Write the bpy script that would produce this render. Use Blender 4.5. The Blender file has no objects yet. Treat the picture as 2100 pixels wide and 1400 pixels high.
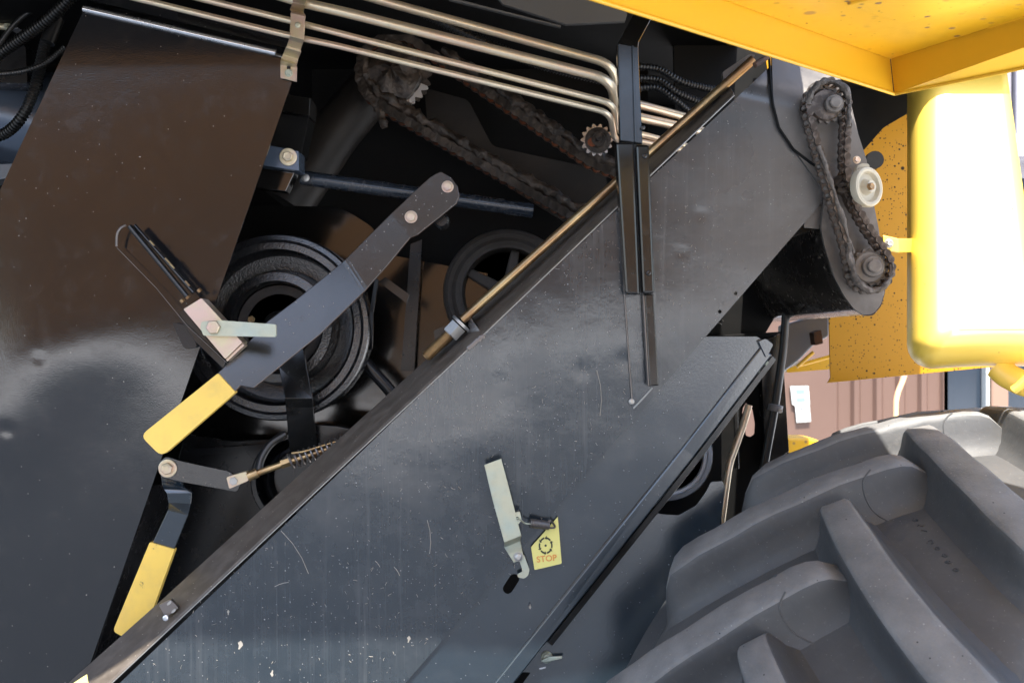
import bpy, bmesh, math, random
from mathutils import Vector, Matrix, noise as mnoise
random.seed(7)
sc = bpy.context.scene
col = sc.collection

# ------------------------------------------------------------------ camera
F = 2252.0                       # focal length in photograph pixels (2100 px wide)
CZ = 1.6
cam_d = bpy.data.cameras.new('Camera')
cam = bpy.data.objects.new('Camera', cam_d)
col.objects.link(cam)
cam.location = (0, 0, CZ)
cam.rotation_euler = (math.radians(90), 0, 0)
cam_d.sensor_width = 36.0
cam_d.lens = 36.0 * F / 2100.0
cam_d.clip_start = 0.02
cam_d.clip_end = 500
sc.camera = cam
cam_d.dof.use_dof = True
cam_d.dof.focus_distance = 1.5
cam_d.dof.aperture_fstop = 11.0

# ------------------------------------------------------------------ light
SUN = Vector((0.05, -0.46, 0.885)).normalized()
world = bpy.data.worlds.new('World')
sc.world = world
world.use_nodes = True
wn = world.node_tree
bg = wn.nodes['Background']
sky = wn.nodes.new('ShaderNodeTexSky')
sky.sky_type = 'NISHITA'
sky.sun_disc = False
sky.sun_elevation = math.asin(SUN.z)
sky.sun_rotation = math.atan2(SUN.x, SUN.y)
sky.altitude = 100
sky.dust_density = 2.0
wn.links.new(sky.outputs[0], bg.inputs[0])
bg.inputs[1].default_value = 0.15
sun_d = bpy.data.lights.new('Sun', 'SUN')
sun_d.energy = 5.0
sun_d.angle = math.radians(0.6)
sun_d.color = (1.0, 0.95, 0.87)
sun = bpy.data.objects.new('Sun', sun_d)
col.objects.link(sun)
sun.rotation_euler = SUN.to_track_quat('Z', 'Y').to_euler()
sun.location = (3, -4, 9)
sc.view_settings.view_transform = 'Standard'
sc.view_settings.look = 'None'
sc.view_settings.gamma = 1.0
sc.view_settings.use_curve_mapping = False
sc.view_settings.exposure = 1.65
try:
    sc.cycles.max_bounces = 8
    sc.cycles.diffuse_bounces = 4
    sc.cycles.sample_clamp_indirect = 6.0
except Exception:
    pass

# ------------------------------------------------------------------ helpers
def V(px, py, Y):
    """the point at depth Y seen at a photograph pixel"""
    if callable(Y):
        Y = Y(px, py)
    return Vector(((px - 1050.0) / F * Y, Y, CZ - (py - 700.0) / F * Y))

BASE = {}
def setparent(o, parent):
    if parent is None:
        return
    o.parent = parent
    loc = BASE.get(parent.name, None)
    if loc is None:
        m = parent.matrix_basis
        loc = m
        p = parent
        while p.parent:
            p = p.parent
            loc = p.matrix_basis @ p.matrix_parent_inverse @ loc if False else loc
    # parents are all placed with world-space vertices except the root
    if parent.get('_root'):
        o.matrix_parent_inverse = Matrix.Translation(-parent.location)

def obj(name, verts, faces, mat, parent=None, label=None, smooth=False, sharp=35, bevel=0, fmat=None):
    me = bpy.data.meshes.new(name)
    me.from_pydata([tuple(v) for v in verts], [], faces)
    return finish(name, me, mat, parent, label, smooth, sharp, bevel, fmat)

def finish(name, me, mat, parent=None, label=None, smooth=False, sharp=35, bevel=0, fmat=None):
    bm = bmesh.new()
    bm.from_mesh(me)
    bmesh.ops.recalc_face_normals(bm, faces=bm.faces)
    bm.to_mesh(me)
    bm.free()
    for m in (mat if isinstance(mat, (list, tuple)) else [mat]):
        me.materials.append(m)
    if fmat:
        for i, k in fmat.items():
            if i < len(me.polygons):
                me.polygons[i].material_index = k
    if smooth:
        for p in me.polygons:
            p.use_smooth = True
        if sharp:
            me.set_sharp_from_angle(angle=math.radians(sharp))
    o = bpy.data.objects.new(name, me)
    col.objects.link(o)
    setparent(o, parent)
    if label:
        o['label'] = label
    if bevel:
        b = o.modifiers.new('bevel', 'BEVEL')
        b.width = bevel
        b.segments = 2
        b.limit_method = 'ANGLE'
        b.angle_limit = math.radians(38)
    return o

def bake(o):
    dg = bpy.context.evaluated_depsgraph_get()
    dg.update()
    me = bpy.data.meshes.new_from_object(o.evaluated_get(dg))
    o.modifiers.clear()
    o.data = me
    return o

def empty(name, loc, parent=None, label=None):
    o = bpy.data.objects.new(name, None)
    o.empty_display_size = 0.05
    o.location = loc
    col.objects.link(o)
    if parent is not None:
        setparent(o, parent)
    if label:
        o['label'] = label
    return o

def rounded(pts, r, n=4):
    """round the corners of a pixel polygon; r number or list"""
    out = []
    m = len(pts)
    for i in range(m):
        p = Vector(pts[i])
        a = Vector(pts[i - 1])
        b = Vector(pts[(i + 1) % m])
        ri = r[i] if isinstance(r, (list, tuple)) else r
        if ri <= 0:
            out.append(tuple(p))
            continue
        da, db = (a - p), (b - p)
        k = min(ri, da.length * .45, db.length * .45)
        s, e = p + da.normalized() * k, p + db.normalized() * k
        for j in range(n + 1):
            t = j / n
            q = s * (1 - t) ** 2 + p * 2 * t * (1 - t) + e * t * t
            out.append((q.x, q.y))
    return out

def circ(cx, cy, rx, ry=None, n=24, rot=0):
    ry = ry or rx
    c, s = math.cos(rot), math.sin(rot)
    return [(cx + rx * math.cos(a) * c - ry * math.sin(a) * s, cy + rx * math.cos(a) * s + ry * math.sin(a) * c)
            for a in [2 * math.pi * i / n for i in range(n)]]

def plate(name, pts, Y, t, mat, parent=None, label=None, holes=(), bevel=0.0006, side=None):
    """flat plate: pixel outline at depth Y (number or function), thickness t metres away from the viewer"""
    bm = bmesh.new()
    edges = []
    for loop in [pts] + list(holes):
        vs = [bm.verts.new((p[0], -p[1], 0)) for p in loop]
        for i in range(len(vs)):
            edges.append(bm.edges.new((vs[i], vs[(i + 1) % len(vs)])))
    bmesh.ops.triangle_fill(bm, use_beauty=True, use_dissolve=False, edges=edges, normal=(0, 0, 1))
    bm.verts.index_update()
    V2 = [(v.co.x, -v.co.y) for v in bm.verts]
    tris = [[v.index for v in f.verts] for f in bm.faces]
    bed = [(e.verts[0].index, e.verts[1].index) for e in bm.edges if len(e.link_faces) == 1]
    bm.free()
    fr = [V(p[0], p[1], Y) for p in V2]
    n = len(fr)
    bk = [p + Vector((0, t, 0)) for p in fr]
    faces = tris + [[i + n for i in reversed(f)] for f in tris] + [[a, b, b + n, a + n] for a, b in bed]
    fm = None
    if side is not None:
        fm = {i: 1 for i in range(2 * len(tris), len(faces))}
        mat = [mat, side]
    me = bpy.data.meshes.new(name)
    me.from_pydata([tuple(v) for v in fr + bk], [], faces)
    o = finish(name, me, mat, parent, label, bevel=bevel, fmat=fm)
    return o

def strip(name, secs, t, mat, parent=None, label=None, bevel=0.0008, side=None, sub=1):
    """bent bar: sections ((x,y) left, (x,y) right, Y)"""
    fr, faces = [], []
    for a, b, Y in secs:
        fr += [V(a[0], a[1], Y), V(b[0], b[1], Y)]
    n = len(fr)
    bk = [p + Vector((0, t, 0)) for p in fr]
    m = len(secs)
    for i in range(m - 1):
        a = 2 * i
        faces.append([a, a + 1, a + 3, a + 2])
        faces.append([n + a, n + a + 2, n + a + 3, n + a + 1])
    ns = len(faces)
    for i in range(m - 1):
        a = 2 * i
        faces.append([a, a + 2, n + a + 2, n + a])
        faces.append([a + 1, n + a + 1, n + a + 3, a + 3])
    faces.append([0, n, n + 1, 1])
    a = 2 * (m - 1)
    faces.append([a, a + 1, n + a + 1, n + a])
    fm = None
    if side is not None:
        fm = {i: 1 for i in range(ns, len(faces))}
        mat = [mat, side]
    return obj(name, fr + bk, faces, mat, parent, label, bevel=bevel, fmat=fm)

def gridpanel(name, pts, Yf, res, t, mat, parent=None, label=None, cut=None):
    """sheet with relief: convex pixel outline, gridded, depth from Yf, solid thickness t"""
    xs = [p[0] for p in pts]
    ys = [p[1] for p in pts]
    x0, x1, y0, y1 = min(xs), max(xs), min(ys), max(ys)
    nx, ny = int((x1 - x0) / res) + 1, int((y1 - y0) / res) + 1
    bm = bmesh.new()
    g = [[bm.verts.new((x0 + (x1 - x0) * i / nx, -(y0 + (y1 - y0) * j / ny), 0)) for i in range(nx + 1)] for j in range(ny + 1)]
    for j in range(ny):
        for i in range(nx):
            bm.faces.new((g[j][i], g[j + 1][i], g[j + 1][i + 1], g[j][i + 1]))
    cx, cy = sum(xs) / len(xs), -sum(ys) / len(ys)
    for i in range(len(pts)):
        a = Vector((pts[i][0], -pts[i][1], 0))
        b = Vector((pts[(i + 1) % len(pts)][0], -pts[(i + 1) % len(pts)][1], 0))
        d = b - a
        if d.length < 1e-6:
            continue
        nrm = Vector((d.y, -d.x, 0))
        if (Vector((cx, cy, 0)) - a).dot(nrm) > 0:
            nrm = -nrm
        bmesh.ops.bisect_plane(bm, geom=bm.verts[:] + bm.edges[:] + bm.faces[:], plane_co=a, plane_no=nrm, clear_outer=True)
    for v in bm.verts:
        v.co = V(v.co.x, -v.co.y, Yf)
    bmesh.ops.recalc_face_normals(bm, faces=bm.faces)
    me = bpy.data.meshes.new(name)
    bm.to_mesh(me)
    bm.free()
    if me.polygons and me.polygons[0].normal.y > 0:
        me.flip_normals()
    me.materials.append(mat)
    for p in me.polygons:
        p.use_smooth = True
    o = bpy.data.objects.new(name, me)
    col.objects.link(o)
    setparent(o, parent)
    if label:
        o['label'] = label
    s = o.modifiers.new('solid', 'SOLIDIFY')
    s.thickness = t
    s.offset = -1
    if not cut:
        bake(o)
        o.data.set_sharp_from_angle(angle=math.radians(40))
    if cut:
        cutters = []
        for k, loop in enumerate(cut):
            c = plate('cutter', loop, lambda x, y: Yf(x, y) - 0.02, 0.06, mat, bevel=0)
            cutters.append(c)
            b = o.modifiers.new('cut%d' % k, 'BOOLEAN')
            b.operation = 'DIFFERENCE'
            b.solver = 'EXACT'
            b.object = c
        bake(o)
        for c in cutters:
            me2 = c.data
            bpy.data.objects.remove(c)
            bpy.data.meshes.remove(me2)
        o.data.set_sharp_from_angle(angle=math.radians(40))
    return o

def path_fillet(pts, r, n=6):
    out = [pts[0]]
    for i in range(1, len(pts) - 1):
        p, a, b = pts[i], pts[i - 1], pts[i + 1]
        da, db = a - p, b - p
        k = min(r, da.length * .48, db.length * .48)
        s, e = p + da.normalized() * k, p + db.normalized() * k
        for j in range(n + 1):
            t = j / n
            out.append(s * (1 - t) ** 2 + p * (2 * t * (1 - t)) + e * t * t)
    out.append(pts[-1])
    return out

def smooth_path(pts, n=8):
    out = []
    m = len(pts)
    for i in range(m - 1):
        p0, p1, p2, p3 = pts[max(i - 1, 0)], pts[i], pts[i + 1], pts[min(i + 2, m - 1)]
        for j in range(n):
            t = j / n
            out.append(.5 * ((2 * p1) + (p2 - p0) * t + (2 * p0 - 5 * p1 + 4 * p2 - p3) * t * t + (3 * p1 - p0 - 3 * p2 + p3) * t ** 3))
    out.append(pts[-1])
    return out

def resample(pts, step):
    L = [0]
    for i in range(1, len(pts)):
        L.append(L[-1] + (pts[i] - pts[i - 1]).length)
    n = max(2, int(round(L[-1] / step)))
    out = []
    k = 0
    for i in range(n + 1):
        d = L[-1] * i / n
        while k < len(L) - 2 and L[k + 1] < d:
            k += 1
        t = (d - L[k]) / max(L[k + 1] - L[k], 1e-9)
        out.append(pts[k].lerp(pts[k + 1], min(max(t, 0), 1)))
    return out

def sweep(name, pts, rad, mat, parent=None, label=None, seg=14, rfun=None, caps=True, jit=0):
    verts, faces = [], []
    up = Vector((0, 1, 0))
    n = len(pts)
    prev = None
    for i, p in enumerate(pts):
        t = (pts[min(i + 1, n - 1)] - pts[max(i - 1, 0)]).normalized()
        if prev is None:
            a = t.cross(up)
            if a.length < 1e-3:
                a = t.cross(Vector((1, 0, 0)))
            a.normalize()
        else:
            a = prev - t * prev.dot(t)
            a.normalize()
        prev = a
        b = t.cross(a)
        r = rad * (rfun(i) if rfun else 1)
        for k in range(seg):
            th = 2 * math.pi * k / seg
            rr = r
            if jit:
                q = p + (a * math.cos(th) + b * math.sin(th)) * r
                rr = r * (1 + jit * mnoise.noise(q * 60) + jit * .6 * mnoise.noise(q * 160))
            verts.append(p + (a * math.cos(th) + b * math.sin(th)) * rr)
    for i in range(n - 1):
        for k in range(seg):
            k2 = (k + 1) % seg
            faces.append([i * seg + k, i * seg + k2, (i + 1) * seg + k2, (i + 1) * seg + k])
    if caps:
        faces.append(list(range(seg))[::-1])
        faces.append([(n - 1) * seg + k for k in range(seg)])
    return obj(name, verts, faces, mat, parent, label, smooth=True, sharp=50)

def tube(name, pp, rpx, mat, parent=None, label=None, bend=0.02, seg=14, caps=True):
    pts = [V(*p) for p in pp]
    r = rpx * pp[0][2] / F if not callable(pp[0][2]) else rpx * 1.5 / F
    return sweep(name, path_fillet(pts, bend), r, mat, parent, label, seg, caps=caps)

def hose(name, pp, rpx, mat, parent=None, label=None, pitch=0.0050):
    pts = resample(smooth_path([V(*p) for p in pp], 10), pitch / 4)
    r = rpx * pp[0][2] / F
    return sweep(name, pts, r, mat, parent, label, seg=12, rfun=lambda i: (1.0, 1.0, .76, .76)[i % 4])

def frame(axis):
    a = axis.normalized()
    u = a.cross(Vector((0, 0, 1)))
    if u.length < .05:
        u = a.cross(Vector((1, 0, 0)))
    u.normalize()
    return a, u, a.cross(u)

def lathe(name, c, axis, prof, mat, parent=None, label=None, n=48, sharp=35, fun=None):
    """prof: (radius, height along axis)"""
    a, u, w = frame(axis)
    verts, faces = [], []
    m = len(prof)
    for i in range(n):
        th = 2 * math.pi * i / n
        d = u * math.cos(th) + w * math.sin(th)
        for j, (r, h) in enumerate(prof):
            if fun:
                r, h = fun(th, r, h, j)
            verts.append(c + d * r + a * h)
    for i in range(n):
        i2 = (i + 1) % n
        for j in range(m - 1):
            faces.append([i * m + j, i2 * m + j, i2 * m + j + 1, i * m + j + 1])
    if prof[0][0] > 1e-6:
        faces.append([i * m for i in range(n)])
    if prof[-1][0] > 1e-6:
        faces.append([i * m + m - 1 for i in range(n)][::-1])
    return obj(name, verts, faces, mat, parent, label, smooth=True, sharp=sharp)

def bolt(name, px, py, Y, rpx, mat, parent, washer=1.5, h=.55, axis=Vector((0, -1, 0)), rot=0.3, label=None, dome=False):
    """hexagon bolt head with washer, one mesh"""
    c = V(px, py, Y)
    Yv = c.y
    r = rpx * Yv / F
    a, u, w = frame(axis)
    verts, faces = [], []
    def ring(rad, hh, n, ph=0):
        i0 = len(verts)
        for k in range(n):
            th = 2 * math.pi * k / n + ph
            verts.append(c + (u * math.cos(th) + w * math.sin(th)) * rad + a * hh)
        return list(range(i0, i0 + n))
    def join(A, B):
        n = len(A)
        for k in range(n):
            faces.append([A[k], A[(k + 1) % n], B[(k + 1) % n], B[k]])
    hw = 0.0
    if washer:
        n = 28
        R1 = ring(r * washer, -0.001, n)
        R2 = ring(r * washer, r * .16, n)
        R3 = ring(r * washer * .93, r * .2, n)
        R4 = ring(r * .6, r * .2, n)
        join(R1, R2), join(R2, R3), join(R3, R4)
        faces.append(R1[::-1])
        hw = r * .18
    n = 24 if dome else 6
    H1 = ring(r, hw, n, rot)
    H2 = ring(r, hw + r * h * .8, n, rot)
    H3 = ring(r * .86, hw + r * h, n, rot)
    join(H1, H2), join(H2, H3)
    if dome:
        H4 = ring(r * .5, hw + r * h * 1.2, n, rot)
        join(H3, H4)
        faces.append(H4)
    else:
        H4 = ring(r * .6, hw + r * h * .97, n, rot)
        H5 = ring(r * .55, hw + r * h * .9, n, rot)
        join(H3, H4), join(H4, H5)
        faces.append(H5)
    return obj(name, verts, faces, mat, parent, label, bevel=r * .05)

def box(name, lo, hi, mat, parent=None, label=None, bevel=0):
    x0, y0, z0 = lo
    x1, y1, z1 = hi
    v = [(x0, y0, z0), (x1, y0, z0), (x1, y1, z0), (x0, y1, z0), (x0, y0, z1), (x1, y0, z1), (x1, y1, z1), (x0, y1, z1)]
    f = [(0, 1, 5, 4), (1, 2, 6, 5), (2, 3, 7, 6), (3, 0, 4, 7), (4, 5, 6, 7), (3, 2, 1, 0)]
    return obj(name, v, f, mat, parent, label, bevel=bevel)

# ------------------------------------------------------------------ materials
def mat(name, base, rough=.5, metal=0.0, spec=.5, coat=0.0, vary=None, dust=None, specks=None, streak=None,
        peel=None, lumps=None, rough_var=0.0, chips=None, coat_rough=.08, wipe=None, grad=None):
    """vary=(colour, scale, lo, hi); dust=(colour, scale, lo, hi, amount); specks=list of (scale, size, share, colour);
    streak=(direction, scale_along, scale_across, lo, hi, colour); peel/lumps=(scale, strength, distance)"""
    m = bpy.data.materials.new(name)
    m.use_nodes = True
    nt = m.node_tree
    N, L = nt.nodes, nt.links
    b = N['Principled BSDF']
    tc = N.new('ShaderNodeTexCoord')
    co = tc.outputs['Object']
    def noise(scale, detail=4.0, vec=None, rgh=.55):
        n = N.new('ShaderNodeTexNoise')
        n.inputs['Scale'].default_value = scale
        n.inputs['Detail'].default_value = detail
        n.inputs['Roughness'].default_value = rgh
        L.new(vec or co, n.inputs['Vector'])
        return n
    def rng(sock, a, bb, lo=0.0, hi=1.0):
        r = N.new('ShaderNodeMapRange')
        r.inputs[1].default_value = a
        r.inputs[2].default_value = bb
        r.inputs[3].default_value = lo
        r.inputs[4].default_value = hi
        L.new(sock, r.inputs[0])
        return r.outputs[0]
    def mix(fac, A, B):
        x = N.new('ShaderNodeMix')
        x.data_type = 'RGBA'
        if isinstance(fac, float):
            x.inputs[0].default_value = fac
        else:
            L.new(fac, x.inputs[0])
        for s, i in ((A, 6), (B, 7)):
            if isinstance(s, tuple):
                x.inputs[i].default_value = (*s, 1)
            else:
                L.new(s, x.inputs[i])
        return x.outputs[2]
    def math_(op, a, bb):
        x = N.new('ShaderNodeMath')
        x.operation = op
        for i, s in enumerate((a, bb)):
            if isinstance(s, (int, float)):
                x.inputs[i].default_value = s
            else:
                L.new(s, x.inputs[i])
        return x.outputs[0]
    c = base
    rfac = None
    def add_r(f):
        nonlocal rfac
        rfac = f if rfac is None else math_('MAXIMUM', rfac, f)
    if vary:
        c = mix(rng(noise(vary[1]).outputs[0], vary[2], vary[3]), c, vary[0])
    if streak:
        d, sa, sx, lo, hi, cc = streak
        mp = N.new('ShaderNodeMapping')
        mp.inputs['Rotation'].default_value = (0, math.radians(d), 0)
        mp.inputs['Scale'].default_value = (sa, sx, sx)
        L.new(co, mp.inputs[0])
        c = mix(rng(noise(1.0, 5, mp.outputs[0]).outputs[0], lo, hi), c, cc)
    if dust:
        f = rng(noise(dust[1], 8, rgh=.7).outputs[0], dust[2], dust[3], 0, dust[4])
        c = mix(f, c, dust[0])
        add_r(f)
    if grad:
        sx = N.new('ShaderNodeSeparateXYZ')
        L.new(co, sx.inputs[0])
        g0 = rng(sx.outputs[0], grad[0], grad[1])
        g1 = rng(noise(9, 5).outputs[0], .25, .7, .55, 1.0)
        f = math_('MULTIPLY', math_('MULTIPLY', g0, g1), grad[3])
        c = mix(f, c, grad[2])
        add_r(math_('MULTIPLY', f, 1.2))
    if wipe:
        # vertical wiping streaks and faint cross scratches left in the dust film
        for k, (rot, sa, sx, lo, hi, amt) in enumerate(((0, 160, 5, .52, .80, .45), (52, 240, 3, .60, .82, .5), (-35, 260, 3.4, .63, .84, .5))):
            mp = N.new('ShaderNodeMapping')
            mp.inputs['Rotation'].default_value = (0, math.radians(rot), 0)
            mp.inputs['Scale'].default_value = (sa, 1, sx)
            L.new(co, mp.inputs[0])
            f = rng(noise(1.0, 4, mp.outputs[0], .6).outputs[0], lo, hi, 0, amt)
            big = rng(noise(5 + k, 3).outputs[0], .38, .66)
            f = math_('MULTIPLY', f, big)
            c = mix(f, c, wipe)
            add_r(math_('MULTIPLY', f, .6))
    for sp in (specks or []):
        v = N.new('ShaderNodeTexVoronoi')
        v.inputs['Scale'].default_value = sp[0]
        L.new(co, v.inputs['Vector'])
        near = rng(v.outputs['Distance'], sp[1] * .6, sp[1], 1, 0)
        sep = N.new('ShaderNodeSeparateColor')
        L.new(v.outputs['Color'], sep.inputs[0])
        pick = math_('LESS_THAN', sep.outputs[0], sp[2])
        f = math_('MULTIPLY', near, pick)
        if len(sp) > 4:
            f = math_('MULTIPLY', f, rng(noise(sp[4], 3).outputs[0], .38, .50))
        c = mix(f, c, sp[3])
        add_r(f)
    if chips:
        sc_, lo, hi, cc = chips
        f = rng(noise(sc_, 6, rgh=.6).outputs[0], lo, hi)
        c = mix(f, c, cc)
        add_r(f)
    if isinstance(c, tuple):
        b.inputs['Base Color'].default_value = (*c, 1)
    else:
        L.new(c, b.inputs['Base Color'])
    b.inputs['Metallic'].default_value = metal
    b.inputs['Specular IOR Level'].default_value = spec
    b.inputs['Coat Weight'].default_value = coat
    b.inputs['Coat Roughness'].default_value = coat_rough
    rs = None
    if rough_var:
        rs = rng(noise(14, 6).outputs[0], .3, .7, rough - rough_var, rough + rough_var)
    if rfac is not None:
        x = N.new('ShaderNodeMix')
        L.new(rfac, x.inputs[0])
        if rs is not None:
            L.new(rs, x.inputs[2])
        else:
            x.inputs[2].default_value = rough
        x.inputs[3].default_value = .85
        rs = x.outputs[0]
    if rs is not None:
        L.new(rs, b.inputs['Roughness'])
    else:
        b.inputs['Roughness'].default_value = rough
    nrm = None
    for bp in (peel, lumps):
        if bp:
            bu = N.new('ShaderNodeBump')
            bu.inputs['Strength'].default_value = bp[1]
            bu.inputs['Distance'].default_value = bp[2]
            L.new(noise(bp[0], 3).outputs[0], bu.inputs['Height'])
            if nrm is not None:
                L.new(nrm, bu.inputs['Normal'])
            nrm = bu.outputs[0]
    if nrm is not None:
        L.new(nrm, b.inputs['Normal'])
        if coat:
            L.new(nrm, b.inputs['Coat Normal'])
    return m

DUST = (.34, .31, .27)
M = {}
M['panel'] = mat('black_panel_paint', (.006, .006, .007), .12, spec=.8, coat=.35, coat_rough=.07, peel=(480, .06, .001), lumps=(18, .05, .004),
                 dust=((.07, .06, .05), 30, .52, .9, .18), specks=[(120, .09, .25, (.28, .25, .21)), (48, .05, .25, (.34, .30, .25))])
M['shield'] = mat('black_shield_paint', (.014, .021, .028), .17, spec=.8, coat=.35, coat_rough=.12, grad=(.16, .44, (.25, .20, .16), .32), peel=(300, .05, .001), lumps=(26, .08, .004), wipe=(.11, .115, .12),
                  vary=((.026, .032, .038), 7, .35, .7),
                  dust=((.11, .125, .14), 40, .48, .98, .20), specks=[(160, .12, .4, (.22, .22, .22)), (70, .07, .35, (.30, .29, .28)), (22, .035, .2, (.36, .34, .32))],
                  rough_var=.04)
M['shield2'] = mat('blue_black_shield_paint', (.012, .020, .028), .17, spec=1.0, coat=.6, coat_rough=.1, peel=(300, .05, .001),
                   dust=((.11, .12, .13), 40, .5, .98, .2), specks=[(170, .11, .35, (.20, .20, .21)), (70, .05, .25, (.28, .27, .26))])
M['black'] = mat('black_gloss_paint', (.006, .006, .007), .26, spec=.6, dust=((.05, .042, .035), 50, .55, .95, .3))
M['blackedge'] = mat('black_frame_paint', (.007, .0065, .006), .2, spec=.7, dust=((.06, .05, .04), 60, .55, .95, .3), rough_var=.06)
M['arm'] = mat('lever_arm_paint', (.016, .0155, .015), .22, spec=.8, coat=.25, coat_rough=.15, peel=(500, .12, .001), dust=((.14, .12, .10), 70, .55, .95, .3),
               specks=[(150, .14, .3, (.35, .30, .25))])
M['rust'] = mat('rusty_edge', (.12, .06, .035), .8, vary=((.05, .035, .03), 60, .4, .65))
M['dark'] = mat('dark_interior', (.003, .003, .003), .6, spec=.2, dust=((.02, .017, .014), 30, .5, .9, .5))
M['browndark'] = mat('brown_oily_dirt', (.010, .008, .0065), .5, spec=.4, vary=((.028, .021, .016), 14, .4, .7), lumps=(30, .3, .004))
M['intpanel'] = mat('interior_gloss_panel', (.006, .0055, .005), .12, spec=1.0, lumps=(12, .04, .004))
M['flange'] = mat('dirty_flange', (.075, .061, .049), .5, streak=(-43, 5, 60, .40, .75, (.125, .105, .088)),
                  dust=((.20, .17, .14), 45, .5, .85, .5), specks=[(160, .14, .25, (.5, .45, .38))])
M['zinc'] = mat('yellow_passivated_zinc', (.62, .54, .36), .40, metal=.8, vary=((.64, .47, .40), 26, .4, .62), rough_var=.08,
                dust=((.48, .43, .30), 80, .5, .85, .4))
M['zincpale'] = mat('pale_passivated_zinc', (.50, .50, .38), .48, metal=.55, vary=((.42, .48, .42), 22, .4, .62), dust=((.36, .33, .25), 60, .5, .85, .5))
M['pipe'] = mat('passivated_steel_pipe', (.84, .72, .52), .34, metal=.75, vary=((.80, .62, .47), 12, .4, .6), dust=((.42, .34, .24), 90, .55, .85, .4))
M['rod'] = mat('brassy_rod', (.50, .36, .18), .32, metal=.85, vary=((.34, .20, .10), 16, .4, .62), dust=((.22, .15, .09), 60, .5, .85, .5))
M['steel'] = mat('grey_steel', (.45, .44, .42), .4, metal=.8, dust=((.3, .28, .25), 80, .5, .8, .5))
M['bright'] = mat('bright_steel', (.75, .76, .78), .25, metal=.9, rough_var=.08)
M['spring'] = mat('dark_spring_steel', (.20, .18, .17), .38, metal=.85, dust=((.2, .17, .14), 120, .5, .8, .5))
M['grip'] = mat('yellow_grip_paint', (.90, .60, .11), .42, chips=(38, .68, .72, (.20, .13, .05)), vary=((.80, .53, .11), 20, .4, .65), specks=[(90, .07, .2, (.25, .16, .05))], peel=(200, .06, .001),
                dust=((.62, .45, .16), 40, .5, .85, .3))
M['hood'] = mat('yellow_hood_paint', (.80, .445, .015), .34, spec=.5, peel=(250, .04, .001),
                vary=((.80, .43, .02), 5, .4, .65), specks=[(30, .24, .40, (.20, .11, .09), 5), (62, .26, .40, (.20, .11, .08), 6), (120, .2, .25, (.25, .13, .05), 5)], dust=((.55, .30, .03), 18, .5, .9, .5))
M['hoodlip'] = mat('yellow_lip_paint', (.66, .37, .016), .38, spec=.5, peel=(250, .04, .001), vary=((.74, .40, .02), 6, .4, .65),
                   specks=[(60, .10, .05, (.25, .13, .05))])
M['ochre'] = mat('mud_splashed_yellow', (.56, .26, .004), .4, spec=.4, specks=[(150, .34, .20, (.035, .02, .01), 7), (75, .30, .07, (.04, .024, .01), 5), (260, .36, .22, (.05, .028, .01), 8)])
M['fender'] = mat('yellow_plastic', (.95, .66, .10), .42, spec=.8, coat=.25, coat_rough=.35, specks=[(60, .09, .1, (.3, .17, .03))])
M['rubber'] = mat('dusty_rubber', (.058, .059, .061), .52, spec=.5, vary=((.080, .080, .081), 9, .4, .66), peel=(900, .15, .001),
                  dust=((.17, .168, .165), 120, .56, .85, .45), lumps=(45, .25, .003), specks=[(230, .13, .25, (.22, .215, .21)), (70, .05, .2, (.27, .26, .25))])
M['rubbertop'] = mat('scuffed_toplit_rubber', (.140, .139, .138), .62, spec=.4, vary=((.20, .198, .195), 24, .35, .7), peel=(420, .4, .0015),  # lug tops: scuffs and grit, with light from above painted into the base
                     dust=((.26, .25, .245), 320, .5, .85, .35), lumps=(60, .3, .003), specks=[(200, .2, .3, (.26, .255, .25)), (80, .10, .3, (.30, .29, .28)), (120, .14, .15, (.04, .04, .042))])
M['cast'] = mat('black_cast_iron', (.010, .010, .011), .2, spec=1.0, coat=.5, peel=(330, .38, .002), dust=((.08, .06, .045), 40, .55, .9, .4))
M['castdust'] = mat('dusty_belt_rim', (.035, .029, .025), .6, peel=(200, .4, .001), dust=((.10, .08, .065), 60, .45, .85, .5))
M['grease'] = mat('caked_grease', (.024, .017, .012), .45, spec=.5, vary=((.085, .060, .043), 55, .4, .68), lumps=(120, .8, .004))
M['rustlink'] = mat('rusty_roller', (.36, .095, .03), .4, metal=.3, vary=((.09, .035, .02), 60, .42, .66))
M['mudgrease'] = mat('dried_chain_mud', (.060, .050, .042), .7, vary=((.15, .128, .11), 90, .4, .66), lumps=(200, .8, .003))
M['dirtymetal'] = mat('dirty_sprocket', (.17, .148, .13), .6, metal=.2, vary=((.09, .075, .063), 25, .4, .65), dust=((.30, .26, .22), 70, .5, .8, .5))
M['link'] = mat('oily_chain_link', (.055, .042, .034), .38, metal=.5, vary=((.16, .13, .11), 120, .45, .7), dust=((.25, .21, .17), 150, .55, .85, .6))
M['roller'] = mat('worn_chain_roller', (.70, .68, .65), .25, metal=.95, vary=((.30, .20, .15), 70, .45, .6))
M['cover'] = mat('bare_dusty_cover', (.10, .092, .085), .30, metal=.35, spec=.6, dust=((.19, .165, .145), 14, .4, .75, .6), specks=[(110, .12, .3, (.32, .28, .24))],
                 rough_var=.07)
M['caseplate'] = mat('dust_coated_plate', (.15, .132, .118), .42, metal=.3, vary=((.08, .07, .062), 16, .4, .65), dust=((.26, .23, .205), 40, .5, .8, .5))
M['drum'] = mat('mud_flecked_black', (.018, .015, .012), .22, spec=.8, coat=.4, specks=[(150, .24, .35, (.30, .25, .20)), (80, .16, .3, (.42, .36, .30))],
                dust=((.06, .045, .03), 20, .5, .85, .5))
M['cream'] = mat('cream_nylon', (.44, .40, .31), .5, dust=((.34, .29, .22), 60, .45, .8, .5))
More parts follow.
